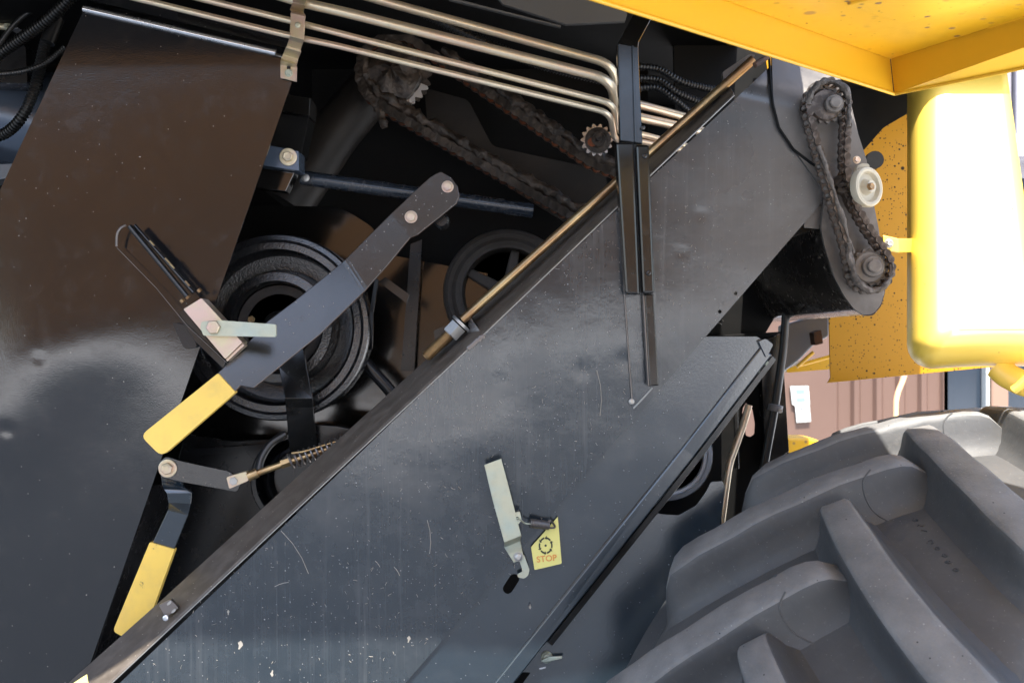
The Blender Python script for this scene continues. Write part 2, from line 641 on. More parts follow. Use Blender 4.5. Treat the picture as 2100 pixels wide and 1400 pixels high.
M['hose'] = mat('black_plastic_hose', (.014, .014, .014), .32, spec=.6)
M['blueblack'] = mat('blue_black_casting', (.10, .13, .18), .25, metal=.5, spec=.8, lumps=(30, .1, .003))
M['bluerod'] = mat('blue_black_tube', (.02, .026, .036), .2, spec=.8, dust=((.08, .065, .05), 40, .5, .8, .6))
M['grey'] = mat('grey_paint', (.16, .165, .18), .45, dust=((.22, .2, .18), 30, .5, .8, .4))
M['palegrey'] = mat('pale_grey_rim', (.42, .45, .49), .3, metal=.3)
M['midgrey'] = mat('dull_grey_sheet', (.085, .085, .085), .5)
M['decal'] = mat('pale_yellow_decal', (.80, .74, .24), .45, dust=((.6, .55, .3), 60, .5, .85, .4))
M['ink'] = mat('black_ink', (.03, .035, .02), .5)
M['orangeink'] = mat('orange_ink', (.72, .30, .07), .5)
M['chaff'] = mat('straw_chaff', (.30, .275, .24), .8)
M['yardshade'] = mat('blue_grey_ground_shade', (.055, .070, .092), .85, vary=((.038, .050, .068), .5, .35, .65), dust=((.11, .12, .135), 6, .5, .85, .3))  # dark bluish ground tone that stands for the machine shadow
M['concrete'] = mat('concrete_yard', (.62, .63, .64), .85, vary=((.52, .53, .54), .7, .35, .65), dust=((.68, .68, .67), 6, .5, .8, .4))
M['brick'] = mat('brown_cladding', (.50, .23, .08), .7, vary=((.41, .19, .066), .5, .4, .6))
M['cabin'] = mat('pinkish_brown_cladding', (.110, .063, .046), .6, vary=((.098, .055, .040), 1.5, .4, .6))
M['cabin2'] = mat('tan_frame', (.22, .135, .095), .6)
M['lilac'] = mat('pale_lilac_cladding', (.26, .25, .28), .6)
M['glass'] = mat('dark_window_glass', (.025, .035, .05), .12, spec=.5)
M['white'] = mat('white_sign', (.50, .52, .50), .5)
M['teal'] = mat('teal_print', (.16, .36, .36), .5)
M['tee'] = mat('orange_cable', (.75, .45, .25), .5)

# ------------------------------------------------------------------ the setting
def ground():
    n = 24
    verts, faces = [], []
    S = 120.0
    for j in range(n + 1):
        for i in range(n + 1):
            verts.append((-S + 2 * S * i / n, -S + 2 * S * j / n, 0))
    for j in range(n):
        for i in range(n):
            a = j * (n + 1) + i
            faces.append((a, a + 1, a + n + 2, a + n + 1))
    o = obj('ground', verts, faces, M['concrete'])
    o['kind'] = 'structure'
    o['label'] = 'pale concrete yard under the machine'
    p = obj('shade_strip', [(.42, 12, .004), (.42, 1.3, .004), (1.1, -2.4, .004), (2.6, -9.6, .004), (-11, -10.4, .004), (-40, -11, .004), (-40, 12, .004)], [(0, 6, 5, 4, 3, 2, 1)], M['yardshade'])  # machine shadow on the yard, painted as a darker ground sheet
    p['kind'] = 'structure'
    p['label'] = 'dark strip in place of the machine shadow on the concrete, mirrored in the black panels'
ground()

def thing(o, label, cat):
    o['label'] = label
    o['category'] = cat
    return o

# the building across the yard, seen only mirrored in the dark panels
def hall():
    root = empty('farm_hall', (0, -30, 0))
    root['_root'] = 1
    thing(root, 'long brown clad hall mirrored in the glossy black panels', 'building')
    verts, faces = [], []
    x = -19.0
    k = 0
    prof = []
    while x < 21:
        prof += [(x, -30.0), (x + .18, -30.0), (x + .22, -30.05), (x + .38, -30.05), (x + .42, -30.0)]
        x += .6
    for (a, b) in prof:
        verts += [(a, b, 0), (a, b, 8.4)]
    for i in range(len(prof) - 1):
        faces.append((2 * i, 2 * i + 2, 2 * i + 3, 2 * i + 1))
    obj('wall', verts, faces, M['brick'], root)
    box('roof', (-19.5, -42, 8.4), (21.5, -29.6, 8.8), M['midgrey'], root, bevel=.05)
    box('back_wall', (-19, -41.8, 0), (21, -41.5, 8.39), M['brick'], root)
hall()

def cabin():
    Y = 6.0
    root = empty('site_cabin', V(1850, 820, Y) * Vector((1, 1, 0)) if False else (2.0, Y, 0))
    root['_root'] = 1
    thing(root, 'pinkish brown ribbed metal cabin behind the tyre', 'cabin')
    # ribbed cladding: flat to the left, deep ribs from the joint on
    def X(px):
        return (px - 1050) / F * Y
    prof = [(X(1350), 0), (X(1712), 0)]
    x = 1716
    while x < 1932:
        prof += [(X(x), .0), (X(x + 6), .022), (X(x + 30), .022), (X(x + 36), 0), (X(x + 44), 0)]
        x += 46
    prof += [(X(1934), 0)]
    verts, faces = [], []
    for a, d in prof:
        verts += [(a, Y + d, 0), (a, Y + d, 2.6)]
    for i in range(len(prof) - 1):
        faces.append((2 * i, 2 * i + 2, 2 * i + 3, 2 * i + 1))
    obj('cladding', verts, faces, M['cabin'], root)
    box('window_post', (X(2030), Y - .02, 0), (X(2066), Y + .1, 2.6), M['cabin2'], root, bevel=.01)
    box('window_pane', (X(1936), Y + .06, 1.1), (X(2029), Y + .08, 2.5), M['glass'], root)
    box('window_pane', (X(2067), Y + .06, 1.1), (X(2230), Y + .08, 2.5), M['glass'], root)
    box('window_frame', (X(2022), Y - .005, 1.1), (X(2028.5), Y + .059, 2.5), M['white'], root)
    box('window_sill', (X(1934.5), Y - .03, .95), (X(2230), Y + .1, 1.098), M['lilac'], root)
    box('back_wall', (X(1350), Y + 2.4, 0), (X(2300), Y + 2.45, 2.59), M['cabin'], root)
    box('roof', (X(1340), Y - .06, 2.601), (X(2310), Y + 2.5, 2.72), M['lilac'], root)
cabin()

def warehouse():
    Y = 11.0
    root = empty('warehouse', (5.6, Y, 0))
    root['_root'] = 1
    thing(root, 'pale lilac metal warehouse wall at the right edge behind the yellow cover', 'building')
    def X(px):
        return (px - 1050) / F * Y
    for k, (a, b) in enumerate(((1900, 2063), (2066, 2081), (2084, 2160), (2163, 2400))):
        box('wall_panel', (X(a), Y + (.06 if k % 2 else 0), 0), (X(b), Y + .3, 5.2), M['lilac'], root, bevel=.02)
    box('fascia', (X(1900), Y - .05, 4.6), (X(2400), Y - .004, 5.3), M['white'], root)
warehouse()

def notice():
    Y = 5.98
    root = plate('notice', rounded([(1621, 792), (1658, 791), (1661, 829), (1660, 829), (1663, 864), (1634, 866), (1631, 832), (1625, 829)], 1), Y, .012, M['white'], bevel=0)
    thing(root, 'white keyhole-shaped notice with teal print on the cabin wall', 'sign')
    for a in ([(1632, 799), (1650, 798), (1650, 807), (1633, 808)], [(1633, 816), (1651, 815), (1652, 823), (1634, 824)]):
        plate('printed_bar', a, Y - .002, .001, M['teal'], root, bevel=0)
    for c in ((1644, 838), (1637, 857), (1653, 856)):
        plate('printed_dot', circ(c[0], c[1], 2.4, n=10), Y - .002, .001, M['grey'], root, bevel=0)
notice()

def cable():
    Y = 5.6
    o = sweep('supply_cable', smooth_path([V(1862, 740, Y), V(1852, 778, Y), V(1840, 810, Y), V(1837, 850, Y), V(1838, 1000, Y), V(1845, 1300, Y)]), .014, M['tee'], seg=8)
    thing(o, 'orange cable hanging in front of the cabin', 'cable')
cable()

# ------------------------------------------------------------------ the machine
HV = empty('combine_harvester', (0, 2.0, 0))
HV['_root'] = 1
thing(HV, 'yellow and black combine harvester with diagonal black shield, chain drives and lugged tyre', 'harvester')

def Ysh(px, py):
    """depth of the diagonal shield face: leans a little forward at the top"""
    z = -(py - 700) / F * 1.5 + .15
    tilt = .050 + .00007 * (px - 1250)
    y = 1.50 - z * max(tilt, .02)
    for cx, cy, rr, dd in ((1437, 437, 7, .0013), (1397, 518, 6, .0011), (1290, 742, 16, .0008), (1195, 760, 14, .0006), (1030, 780, 5, .0006), (700, 1180, 60, .0012), (1000, 900, 70, -.0012), (480, 1330, 50, .0008)):
        q = ((px - cx) ** 2 + (py - cy) ** 2) / (rr * rr)
        if q < 9:
            y += dd * math.exp(-q)
    # rolled top end
    d = (185 + (px - 1500) * .25) - py
    if d > -14 and px > 1300:
        d = (d + 14) * 1.5 / F
        R = .060
        d1 = min(d, R * .72)
        y += R - math.sqrt(R * R - d1 * d1) + max(0.0, d - d1) * 1.04
    y +=   .0014 * mnoise.noise(Vector((px * .0030 + 3.3, py * .0042, .7))) + .0003 * mnoise.noise(Vector((px * .011, py * .012, 4.2)))
    return y
def sh(off):
    return lambda x, y: Ysh(x, y) + off

# --- unseen shell that keeps the inside dark, with roofs added to block the sun
def unseen_shell():
    D = M['dark']
    o = box('unseen_back_wall', (-2.4, 2.45, .6), (.44, 2.50, 2.6), D, HV, 'unseen back wall that keeps the inside dark')
    box('sun_blocker', (-2.4, 1.02, 2.125), (.40, 2.44, 2.18), D, HV, 'dark roof added above the pipes to keep the sun off the panels')  # added overhang, sized to shade the shield and left panel
    box('sun_blocker', (.402, 1.02, 2.127), (.52, 1.31, 2.178), D, HV, 'dark corner piece added to keep the sun off the tyre')  # added so the sun misses the back of the tyre
    box('sun_blocker', (.441, 1.56, 2.0), (.74, 2.44, 2.05), D, HV, 'dark ledge added to shade the ochre panel')  # added only to keep the sun off the panel below
    plate('unseen_screen', [(1380, 60), (1700, 60), (1690, 480), (1560, 700), (1400, 800)], 1.95, .01, D, HV)
    box('unseen_floor', (-2.4, 1.66, .62), (.30, 2.44, .66), D, HV)
    box('unseen_end', (-2.4, 1.6, .67), (-2.36, 2.44, 2.12), D, HV)
unseen_shell()

# --- left side panel
def side_panel():
    def Yp(px, py):
        z = -(py - 700) / F * 1.6
        y = 1.60 - z * .028
        for cx, cy, r, dep, br, bd in ((80, 735, 8, .0007, 120, -.0045), (14, 882, 11, .0012, 110, -.0042), (240, 690, 1, 0, 120, -.0030), (358, 62, 5, .002, 20, 0)):
            q = math.hypot(px - cx, py - cy)
            y += dep * math.exp(-(q / r) ** 2) + bd * math.exp(-(q / br) ** 2)
        y += .0012 * math.sin(px * .009 + .5) * math.sin(py * .008 + .6)
        return y
    pts = [(176, 12), (604, 118), (597, 173), (185, 1360), (120, 1547), (-330, 1547), (-330, 1098)]
    o = gridpanel('side_panel', pts, Yp, 9, .003, M['panel'], HV, 'large dusty black sheet panel with slanting edges and dents')
    # rounded fold along the top and the sheet above it
    a, b = V(176, 16, Yp), V(600, 120, Yp)
    d = (b - a)
    ux = Vector((0, .2, 1)).normalized()
    prof = []
    R = .020
    for k in range(0, 9):
        th = math.radians(k * 12.5)
        prof.append((-.0 + R * (1 - math.cos(th)), R * math.sin(th)))
    ext = .10
    th = math.radians(100)
    verts, faces = [], []
    for (dy, dz) in prof:
        for p in (a, b):
            verts.append(p + Vector((0, dy - .002, dz - .004)))
    m = len(prof)
    for i in range(m - 1):
        faces.append([2 * i, 2 * i + 1, 2 * i + 3, 2 * i + 2])
    s = obj('folded_edge', verts, faces, M['panel'], o, smooth=True, sharp=60)
    md = s.modifiers.new('solid', 'SOLIDIFY'); md.thickness = .003
    q = [V(x, y, Yp) + Vector((0, -.004, 0)) for x, y in ((174, 20), (270, 42), (470, 88), (567, 110))]
    sweep('fold_highlight', q, .0048, M['bright'], o, seg=14)  # paint highlight on the fold, imitated by a bright metal bead
    plate('upper_sheet', [(180, -30), (625, 75), (603, 124), (176, 18)], 1.635, .003, M['panel'], o)
    # return flange at the lower right edge
    e = [(307, 997), (185, 1360), (120, 1547)]
    vs = []
    for k, p in enumerate(e):
        q = V(p[0], p[1], lambda x, y: Yp(x, y) + .004)
        vs += [q, q + Vector((.006, .105 - .01 * k, 0))]
    obj('return_flange', vs, [(0, 2, 3, 1), (2, 4, 5, 3)], M['black'], o).modifiers.new('s', 'SOLIDIFY').thickness = .003
    bolt('rivet', 360, 63, 1.594, 6, M['bright'], o, washer=0, dome=True)
    return o
SP = side_panel()

# --- top left: engine side parts and hoses
def corner():
    g = lathe('air_tank', V(20, 235, 1.95), Vector((1, 0, -.25)), [(.05, -.26), (.085, -.25), (.09, -.23), (.09, .10), (.085, .115), (.05, .125)], M['blueblack'], HV, 'blue-grey rounded tank behind the corrugated hoses')
    lathe('band', V(0, 215, 1.95), Vector((1, 0, -.25)), [(.0915, -.02), (.094, -.018), (.094, .018), (.0915, .02)], M['black'], g)
    plate('engine_cover', rounded([(-40, 88), (52, 92), (56, 172), (-40, 168)], 8), 1.80, .06, M['black'], HV, 'black block above the tank')
    plate('engine_bracket', [(20, -20), (34, -20), (37, 60), (22, 62)], 1.84, .03, M['grey'], HV)
    o = tube('fuel_pipe', [(-30, 50, 1.82), (14, 56, 1.82)], 7, M['zinc'], HV, 'short brassy pipe at the left edge')
    bolt('pipe_nut', 13, 56, 1.815, 9, M['zincpale'], o, washer=0, h=.8, axis=Vector((1, -.2, 0)))
    hose('corrugated_hose', [(-30, 132, 1.70), (10, 103, 1.70), (60, 68, 1.69), (110, 30, 1.68), (165, -25, 1.67)], 12.5, M['hose'], HV, 'thick corrugated hose rising to the top edge')
    h = hose('corrugated_hose', [(-30, 283, 1.70), (10, 274, 1.70), (45, 240, 1.69), (70, 185, 1.69), (84, 130, 1.70), (96, 82, 1.71), (125, 15, 1.73)], 12, M['hose'], HV, 'corrugated hose bending down beside the panel edge')
    tube('hose_sleeve', [(97, 88, 1.70), (117, 38, 1.71)], 15, M['hose'], h)
    hose('corrugated_hose', [(-30, 152, 1.66), (20, 150, 1.66), (62, 142, 1.66), (100, 125, 1.67), (132, 98, 1.68)], 6.5, M['hose'], HV, 'thin corrugated hose curving across the thick one', pitch=.0038)
    sweep('plain_cable', smooth_path([V(-30, 130, 1.76), V(0, 88, 1.76), V(28, 52, 1.76), V(60, 26, 1.76), V(92, 18, 1.76), V(110, 30, 1.78)]), .004, M['hose'], HV, 'plain black cable arching behind the hoses')
    plate('wiring_cover', rounded([(-40, 338), (30, 336), (26, 365), (-40, 372)], 5), 1.72, .05, M['grey'], HV)
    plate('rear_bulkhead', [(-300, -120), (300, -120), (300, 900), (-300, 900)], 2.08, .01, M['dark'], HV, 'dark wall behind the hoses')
    plate('top_rail', [(40, -8), (150, 14), (150, 22), (40, 0)], 1.85, .02, M['bright'], HV)
corner()

# --- steel pipes along the top
def pipes():
    P = M['pipe']
    Y1, Y2 = 1.545, 1.66
    a = tube('hydraulic_pipe', [(120, -42, 1.56), (587, 72, Y1), (700, 96, Y1), (1252, 232, Y1), (1260, 287, 1.58), (1300, 287, Y2), (1420, 312, 1.72)], 6.6, P, HV, 'lowest and thinnest of the four steel pipes', bend=.018)
    b = tube('hydraulic_pipe', [(300, -30, 1.56), (592, 42, Y1), (700, 70, Y1), (1259, 213, Y1), (1264, 268, 1.58), (1310, 274, Y2), (1430, 306, 1.72)], 7.0, P, HV, 'second steel pipe from below', bend=.018)
    c = tube('hydraulic_pipe', [(470, -40, 1.55), (627, 8, Y1 - .004), (700, 24, Y1 - .004), (1256, 164, Y1 - .004), (1262, 232, 1.585), (1320, 243, Y2), (1440, 270, 1.74)], 10.5, P, HV, 'thick pale steel pipe, second from the top', bend=.030)
    d = tube('hydraulic_pipe', [(640, -40, 1.56), (800, 7, 1.57), (1260, 133, 1.57), (1266, 205, 1.60), (1320, 217, Y2), (1440, 250, 1.74)], 9.5, P, HV, 'topmost thick pinkish steel pipe', bend=.030)
    # saddle clamp over the two thin pipes
    Z = M['zinc']
    s = strip('pipe_clamp', [((600, -12), (628, -6), 1.528), ((600, 6), (625, 11), 1.524), ((594, 20), (622, 25), 1.548),
                             ((598, 24), (626, 31), 1.528), ((596, 27), (626, 33), 1.520), ((594, 74), (623, 82), 1.520), ((592, 82), (620, 90), 1.530), ((588, 94), (616, 102), 1.556),
                             ((586, 98), (617, 107), 1.556), ((580, 112), (611, 121), 1.572), ((576, 121), (609, 129), 1.572), ((575, 125), (608, 133), 1.568), ((575, 134), (609, 139), 1.582), ((575, 160), (608, 168), 1.582)], .003, Z, HV,
              'stepped zinc clamp holding the pipes on the panel corner')
    bolt('bolt', 611, 52, 1.5195, 6, M['zincpale'], s, washer=0, dome=True, h=.6)
    bolt('bolt', 592, 150, 1.5815, 7, M['zincpale'], s, washer=1.15, h=.7)
    plate('slot', circ(592, 139, 4, 5, n=12), 1.5812, .0006, M['black'], s, bevel=0)
pipes()

# --- brackets right of the panel
def brackets():
    B = M['black']
    o = plate('support_bracket', [(540, 296), (612, 310), (613, 350), (532, 338)], 1.635, .05, M['blueblack'], HV, 'glossy black bracket with brass bolt and washer')
    plate('bracket_leg', [(530, 345), (604, 354), (586, 392), (520, 384)], 1.66, .03, M['intpanel'], o)
    bolt('bolt', 591, 322, 1.634, 11, M['zinc'], o, washer=1.65, h=.7)
    plate('frame_channel', [(585, 192), (636, 201), (634, 238), (572, 226)], 1.70, .06, M['blackedge'], HV, 'short black channel end beside the panel')
    plate('frame_web', [(560, 232), (634, 240), (618, 320), (545, 300)], 1.72, .05, M['dark'], HV)
    r = tube('cross_tube', [(618, 364, 1.74), (845, 396, 1.74), (1092, 432, 1.76)], 15, M['bluerod'], HV, 'blue-black cross tube behind the lever pivot')
    bolt('tube_eye', 627, 365, 1.722, 8, M['steel'], r, washer=0, dome=True, h=.5)
    tube('dirty_tube', [(590, 420, 1.98), (690, 270, 2.0), (790, 150, 2.02)], 52, M['browndark'], HV, 'dark greasy slanting tube behind the chain')
    plate('grey_plate', [(1000, -30), (1260, -30), (1286, 30), (1282, 44), (1160, 50), (1030, 8)], 1.60, .01, M['midgrey'], HV, 'dull grey sheet under the yellow hood')
    plate('ledge_strip', [(920, -6), (1150, 52), (1150, 56), (920, -1)], 1.61, .01, M['midgrey'], HV)
    hose('corrugated_hose', [(770, -30, 1.72), (840, 12, 1.72), (900, 42, 1.73), (990, 85, 1.74), (1100, 130, 1.75), (1240, 165, 1.75)], 11, M['hose'], HV, 'corrugated hose running behind the steel pipes')
    hose('corrugated_hose', [(1300, 136, 1.72), (1350, 142, 1.72), (1400, 168, 1.72), (1470, 185, 1.74)], 8, M['hose'], HV, 'upper corrugated hose right of the post')
    hose('corrugated_hose', [(1300, 160, 1.72), (1350, 164, 1.72), (1390, 190, 1.72), (1450, 215, 1.74)], 8, M['hose'], HV, 'middle corrugated hose right of the post')
    hose('corrugated_hose', [(1300, 182, 1.72), (1345, 180, 1.72), (1385, 205, 1.72), (1420, 235, 1.74)], 8, M['hose'], HV, 'lower corrugated hose right of the post')
brackets()

# --- inside: rear panel, pulleys
def ring_prof(rs):
    return rs
def inside():
    gp = plate('inner_panel', rounded([(430, 420), (700, 424), (772, 470), (790, 520), (1000, 560), (1000, 1250), (250, 1250), (300, 900)], [0, 30, 30, 0, 0, 0, 0, 0]), 1.93, .004, M['intpanel'], HV, 'glossy black inner panel behind the pulleys')
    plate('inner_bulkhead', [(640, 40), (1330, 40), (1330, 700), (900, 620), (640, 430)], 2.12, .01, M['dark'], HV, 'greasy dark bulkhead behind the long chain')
    plate('chain_backplate', rounded([(870, 180), (960, 205), (1010, 300), (1240, 350), (1260, 470), (1180, 470), (960, 330), (880, 290)], 10), 2.0, .01, M['browndark'], HV, 'grease covered plate between the chain runs')
    s = 1.74 / F
    c = V(566, 671, 1.74)
    def lump(th, r, h, j):
        return r, h
    big = lathe('drive_pulley', c, Vector((0, -1, 0)),
          [(193 * s, -.05), (193 * s, -.012), (192 * s, -.004), (189 * s, 0), (180 * s, .001), (177 * s, -.003), (174 * s, .000), (161 * s, .000), (157 * s, -.004), (153 * s, -.02), (150 * s, -.042),
           (122 * s, -.046), (117 * s, -.04), (115 * s, -.008), (113 * s, -.004), (96 * s, -.003), (93 * s, -.008), (90 * s, -.03), (60 * s, -.045), (50 * s, -.04), (22 * s, -.02), (0.0001, -.02)],
          M['cast'], HV, 'large black cast pulley behind the big lever', n=72)
    lathe('hub_disc', c + Vector((0, .018, 0)), Vector((0, -1, 0)), [(88 * s, -.012), (88 * s, -.0100), (70 * s, -.012), (.0001, -.012)], M['castdust'], big, n=48)
    bolt('hub_bolt', 516, 655, 1.74, 8, M['rod'], big, washer=0, h=.7)
    st = strip('pulley_strut', [((590, 640), (610, 640), 1.69), ((572, 754), (621, 712), 1.69), ((584, 817), (641, 817), 1.675), ((586, 835), (642, 835), 1.69), ((594, 930), (650, 930), 1.72)], .008, M['blackedge'], HV, 'black strap hanging in front of the large pulley')
    plate('gusset', [(603, 868), (690, 874), (720, 880), (700, 930), (605, 930)], 1.73, .006, M['black'], HV, 'small black gusset below the pulley strap')
    s2 = 1.88 / F
    c2 = V(1040, 600, 1.88)
    p2 = lathe('belt_pulley', c2, Vector((0, -1, 0)),
          [(133 * s2, -.06), (133 * s2, -.02), (130 * s2, -.008), (122 * s2, -.003), (114 * s2, -.006), (106 * s2, -.001), (98 * s2, -.004), (93 * s2, -.003), (90 * s2, -.03), (88 * s2, -.06)],
          M['castdust'], HV, 'dusty brown spoked belt pulley behind the rod', n=64)
    for k in range(5):
        th = math.radians(-65 + 72 * k)
        d = Vector((math.cos(th), 0, math.sin(th)))
        n = Vector((-math.sin(th), 0, math.cos(th)))
        vs = []
        for r, w in ((18 * s2, 13 * s2), (91 * s2, 9 * s2)):
            for dy in (-.008 + .03, .045):
                for sg in (-1, 1):
                    vs.append(c2 + d * r + n * w * sg + Vector((0, dy, 0)))
        obj('spoke', vs, [(0, 1, 5, 4), (2, 6, 7, 3), (0, 4, 6, 2), (1, 3, 7, 5), (0, 2, 3, 1), (4, 5, 7, 6)], M['castdust'], p2, bevel=.003)
    lathe('hub', c2, Vector((0, -1, 0)), [(28 * s2, -.06), (28 * s2, -.018), (24 * s2, -.012), (.0001, -.012)], M['castdust'], p2, n=24)
    s3 = 1.80 / F
    lathe('idler_pulley', V(612, 985, 1.80), Vector((0, -1, 0)), [(100 * s3, -.05), (100 * s3, -.004), (97 * s3, 0), (88 * s3, 0), (84 * s3, -.006), (80 * s3, -.03), (72 * s3, -.034), (68 * s3, -.01), (62 * s3, -.008), (58 * s3, -.03), (.0001, -.03)],
          M['black'], HV, 'lower black idler pulley beside the tension spring', n=56)
    # angle iron behind the lever
    a = plate('angle_iron', [(776, 578), (790, 568), (840, 604), (834, 622)], 1.72, .01, M['blackedge'], HV, 'small black angle iron right of the lever')
    strip('angle_leg', [((768, 570), (777, 574), 1.715), ((758, 640), (766, 640), 1.74), ((752, 720), (764, 715), 1.76)], .006, M['blackedge'], a)
    plate('lower_guard', rounded([(380, 890), (480, 905), (560, 900), (620, 935), (700, 960), (640, 1100), (400, 1260), (250, 1300), (350, 1000)], 12), 1.86, .01, M['black'], HV, 'black pressed guard low behind the small lever')
    plate('guard_rib', rounded([(394, 918), (470, 916), (560, 908), (560, 918), (470, 928), (396, 934)], 4), 1.85, .008, M['black'], HV)
    tube('brace_tube', [(700, 690, 1.82), (800, 800, 1.82), (860, 880, 1.82)], 13, M['black'], HV, 'black brace tube behind the shield edge')
    plate('inner_post', [(842, 500), (866, 490), (850, 760), (822, 760)], 1.90, .02, M['black'], HV, 'narrow upright plate between the two pulleys')
inside()

# --- roller chains
def link_mesh(name, pitch, r_pl, width, r_roll, mats):
    bm = bmesh.new()
    t = width * .13
    n = 6
    for sgn in (-1, 1):
        y0, y1 = sgn * width / 2, sgn * (width / 2 - t)
        loop = []
        for k in range(n + 1):
            a = math.pi / 2 + math.pi * k / n
            loop.append((-pitch * .5 + r_pl * math.cos(a), r_pl * math.sin(a)))
        loop.append((0, -r_pl * .72))
        for k in range(n + 1):
            a = -math.pi / 2 + math.pi * k / n
            loop.append((pitch * .5 + r_pl * math.cos(a), r_pl * math.sin(a)))
        loop.append((0, r_pl * .72))
        A = [bm.verts.new((x, y0, z)) for x, z in loop]
        B = [bm.verts.new((x, y1, z)) for x, z in loop]
        bm.faces.new(A)
        bm.faces.new(B[::-1])
        for i in range(len(A)):
            j = (i + 1) % len(A)
            bm.faces.new((A[i], B[i], B[j], A[j]))
    plates = len(bm.faces)
    m = 10
    for cx in (-pitch * .5,):
        A = [bm.verts.new((cx + r_roll * math.cos(2 * math.pi * k / m), -width * .36, r_roll * math.sin(2 * math.pi * k / m))) for k in range(m)]
        B = [bm.verts.new((cx + r_roll * math.cos(2 * math.pi * k / m), width * .36, r_roll * math.sin(2 * math.pi * k / m))) for k in range(m)]
        for k in range(m):
            j = (k + 1) % m
            f = bm.faces.new((A[k], A[j], B[j], B[k]))
            f.material_index = 1
    bmesh.ops.recalc_face_normals(bm, faces=bm.faces)
    me = bpy.data.meshes.new(name)
    bm.to_mesh(me)
    bm.free()
    for x in mats:
        me.materials.append(x)
    return me

def lay_chain(me_list, pts, pitch, parent, closed):
    loop = pts + ([pts[0]] if closed else [])
    P = resample(loop, pitch)
    for i in range(len(P) - 1):
        a, b = P[i], P[i + 1]
        o = bpy.data.objects.new('link', me_list[i % len(me_list)])
        col.objects.link(o)
        d = b - a
        o.location = (a + b) / 2
        o.rotation_euler = (0, -math.atan2(d.z, d.x), 0)
        setparent(o, parent)

def toothed(name, c, axis, r_out, r_in, teeth, th, mat_, parent, label=None):
    a, u, w = frame(axis)
    verts, faces = [], []
    n = teeth * 6
    for h in (th / 2, -th / 2):
        for k in range(n):
            ang = 2 * math.pi * k / n
            f = .5 + .5 * math.cos(ang * teeth)
            r = r_in + (r_out - r_in) * f ** .8
            verts.append(c + (u * math.cos(ang) + w * math.sin(ang)) * r + a * h)
    faces.append(list(range(n)))
    faces.append(list(range(n, 2 * n))[::-1])
    for k in range(n):
        k2 = (k + 1) % n
        faces.append([k, k2, n + k2, n + k])
    return obj(name, verts, faces, mat_, parent, label)

def long_chain():
    Y = 1.90
    s = Y / F
    root = toothed('driven_sprocket', V(812, 152, Y), Vector((0, -1, 0)), 74 * s, 62 * s, 22, .008, M['grease'], HV, 'greasy toothed sprocket under the steel pipes')
    tv, tf = [], []
    cs = V(812, 152, Y)
    for k in range(31):
        ang = math.radians(22 + 46 * k / 30)
        f = .5 + .5 * math.cos(math.radians(46 * k / 30 - 4) * 22)
        for rr in (56 * s, (63 + 11 * f ** .8) * s):
            tv.append(cs + Vector((math.cos(ang) * rr, -.0052, -math.sin(ang) * rr)))
    for k in range(30):
        tf.append((2 * k, 2 * k + 1, 2 * k + 3, 2 * k + 2))
    wt = obj('worn_teeth', tv, tf, M['bright'], root)
    wt.modifiers.new('s', 'SOLIDIFY').thickness = .002
    lathe('grease_cake', V(806, 146, Y - .006), Vector((0, -1, 0)), [(60 * s, 0), (56 * s, .008), (40 * s, .012), (20 * s, .02), (.0001, .022)], M['grease'], root, n=28,
          fun=lambda th, r, h, j: (r * (1 + .10 * math.sin(3 * th + 1) + .06 * math.sin(7 * th)), h * (1 + .3 * math.sin(5 * th + j))))
    pp = []
    R = 74
    pp.append(V(1300, 372, Y))
    pp.append(V(1212, 338, Y))
    pp.append(V(880, 110, Y))
    c = (812, 152)
    for k in range(11):
        a = math.radians(-50 - 18.5 * k)
        pp.append(V(c[0] + R * math.cos(a), c[1] + R * math.sin(a), Y))
    pp.append(V(772, 215, Y))
    pp.append(V(1165, 442, Y))
    pp.append(V(1240, 490, Y))
    pitch = 20 * s
    ch = empty('long_chain', V(812, 230, Y), None)
    ch.location = (0, 0, 0)
    setparent(ch, HV)
    ch['label'] = 'long rusty roller chain caked in grease'
    lm = link_mesh('link', pitch, 10 * s, 44 * s, 9.4 * s, [M['grease'], M['rustlink']])
    lay_chain([lm], pp, pitch, ch, False)
    # grease lying along both runs
    off = Vector((.004, -.004, .012))
    for (a, b) in (((735, 150), (1200, 322)),):
        pass
    def cake(nm, pts):
        P = resample([V(p[0] + 5, p[1] - 9, p[2]) for p in pts], .006)
        sweep(nm, P, 13 * s, M['grease'], ch, seg=10, jit=.75, rfun=lambda i: .8 + .35 * mnoise.noise(Vector((i * .23, 3.1, 1.7))))
    cake('grease_layer', [(900, 112, Y - .012), (1000, 180, Y - .012), (1205, 322, Y - .012), (1260, 345, Y - .01)])
    cake('grease_layer', [(742, 120, Y - .012), (744, 165, Y - .012), (775, 203, Y - .012), (880, 265, Y - .012), (1010, 340, Y - .012), (1170, 430, Y - .012), (1240, 475, Y - .012)])
    sweep('grease_drip', resample([V(775, 215, Y - .01), V(782, 235, Y - .012), V(790, 262, Y - .012)], .004), 12 * s, M['grease'], ch, seg=8, jit=.8, rfun=lambda i: 1 - .05 * i)
    idl = toothed('idler_sprocket', V(1224, 288, Y - .04), Vector((0, -1, 0)), 33 * s, 26 * s, 14, .008, M['bright'], HV, 'small steel idler sprocket beside the post')
    lathe('idler_face', V(1226, 288, Y - .046), Vector((0, -1, 0)), [(26 * s, 0), (26 * s, .003), (16 * s, .005), (14 * s, .012), (6 * s, .013), (6 * s, .024), (.0001, .024)], M['grease'], idl, n=24)
    lathe('red_collar', V(1214, 292, Y - .055), Vector((0, -1, 0)), [(9 * s, 0), (9 * s, .003), (5 * s, .003)], M['rustlink'], idl, n=16)
long_chain()

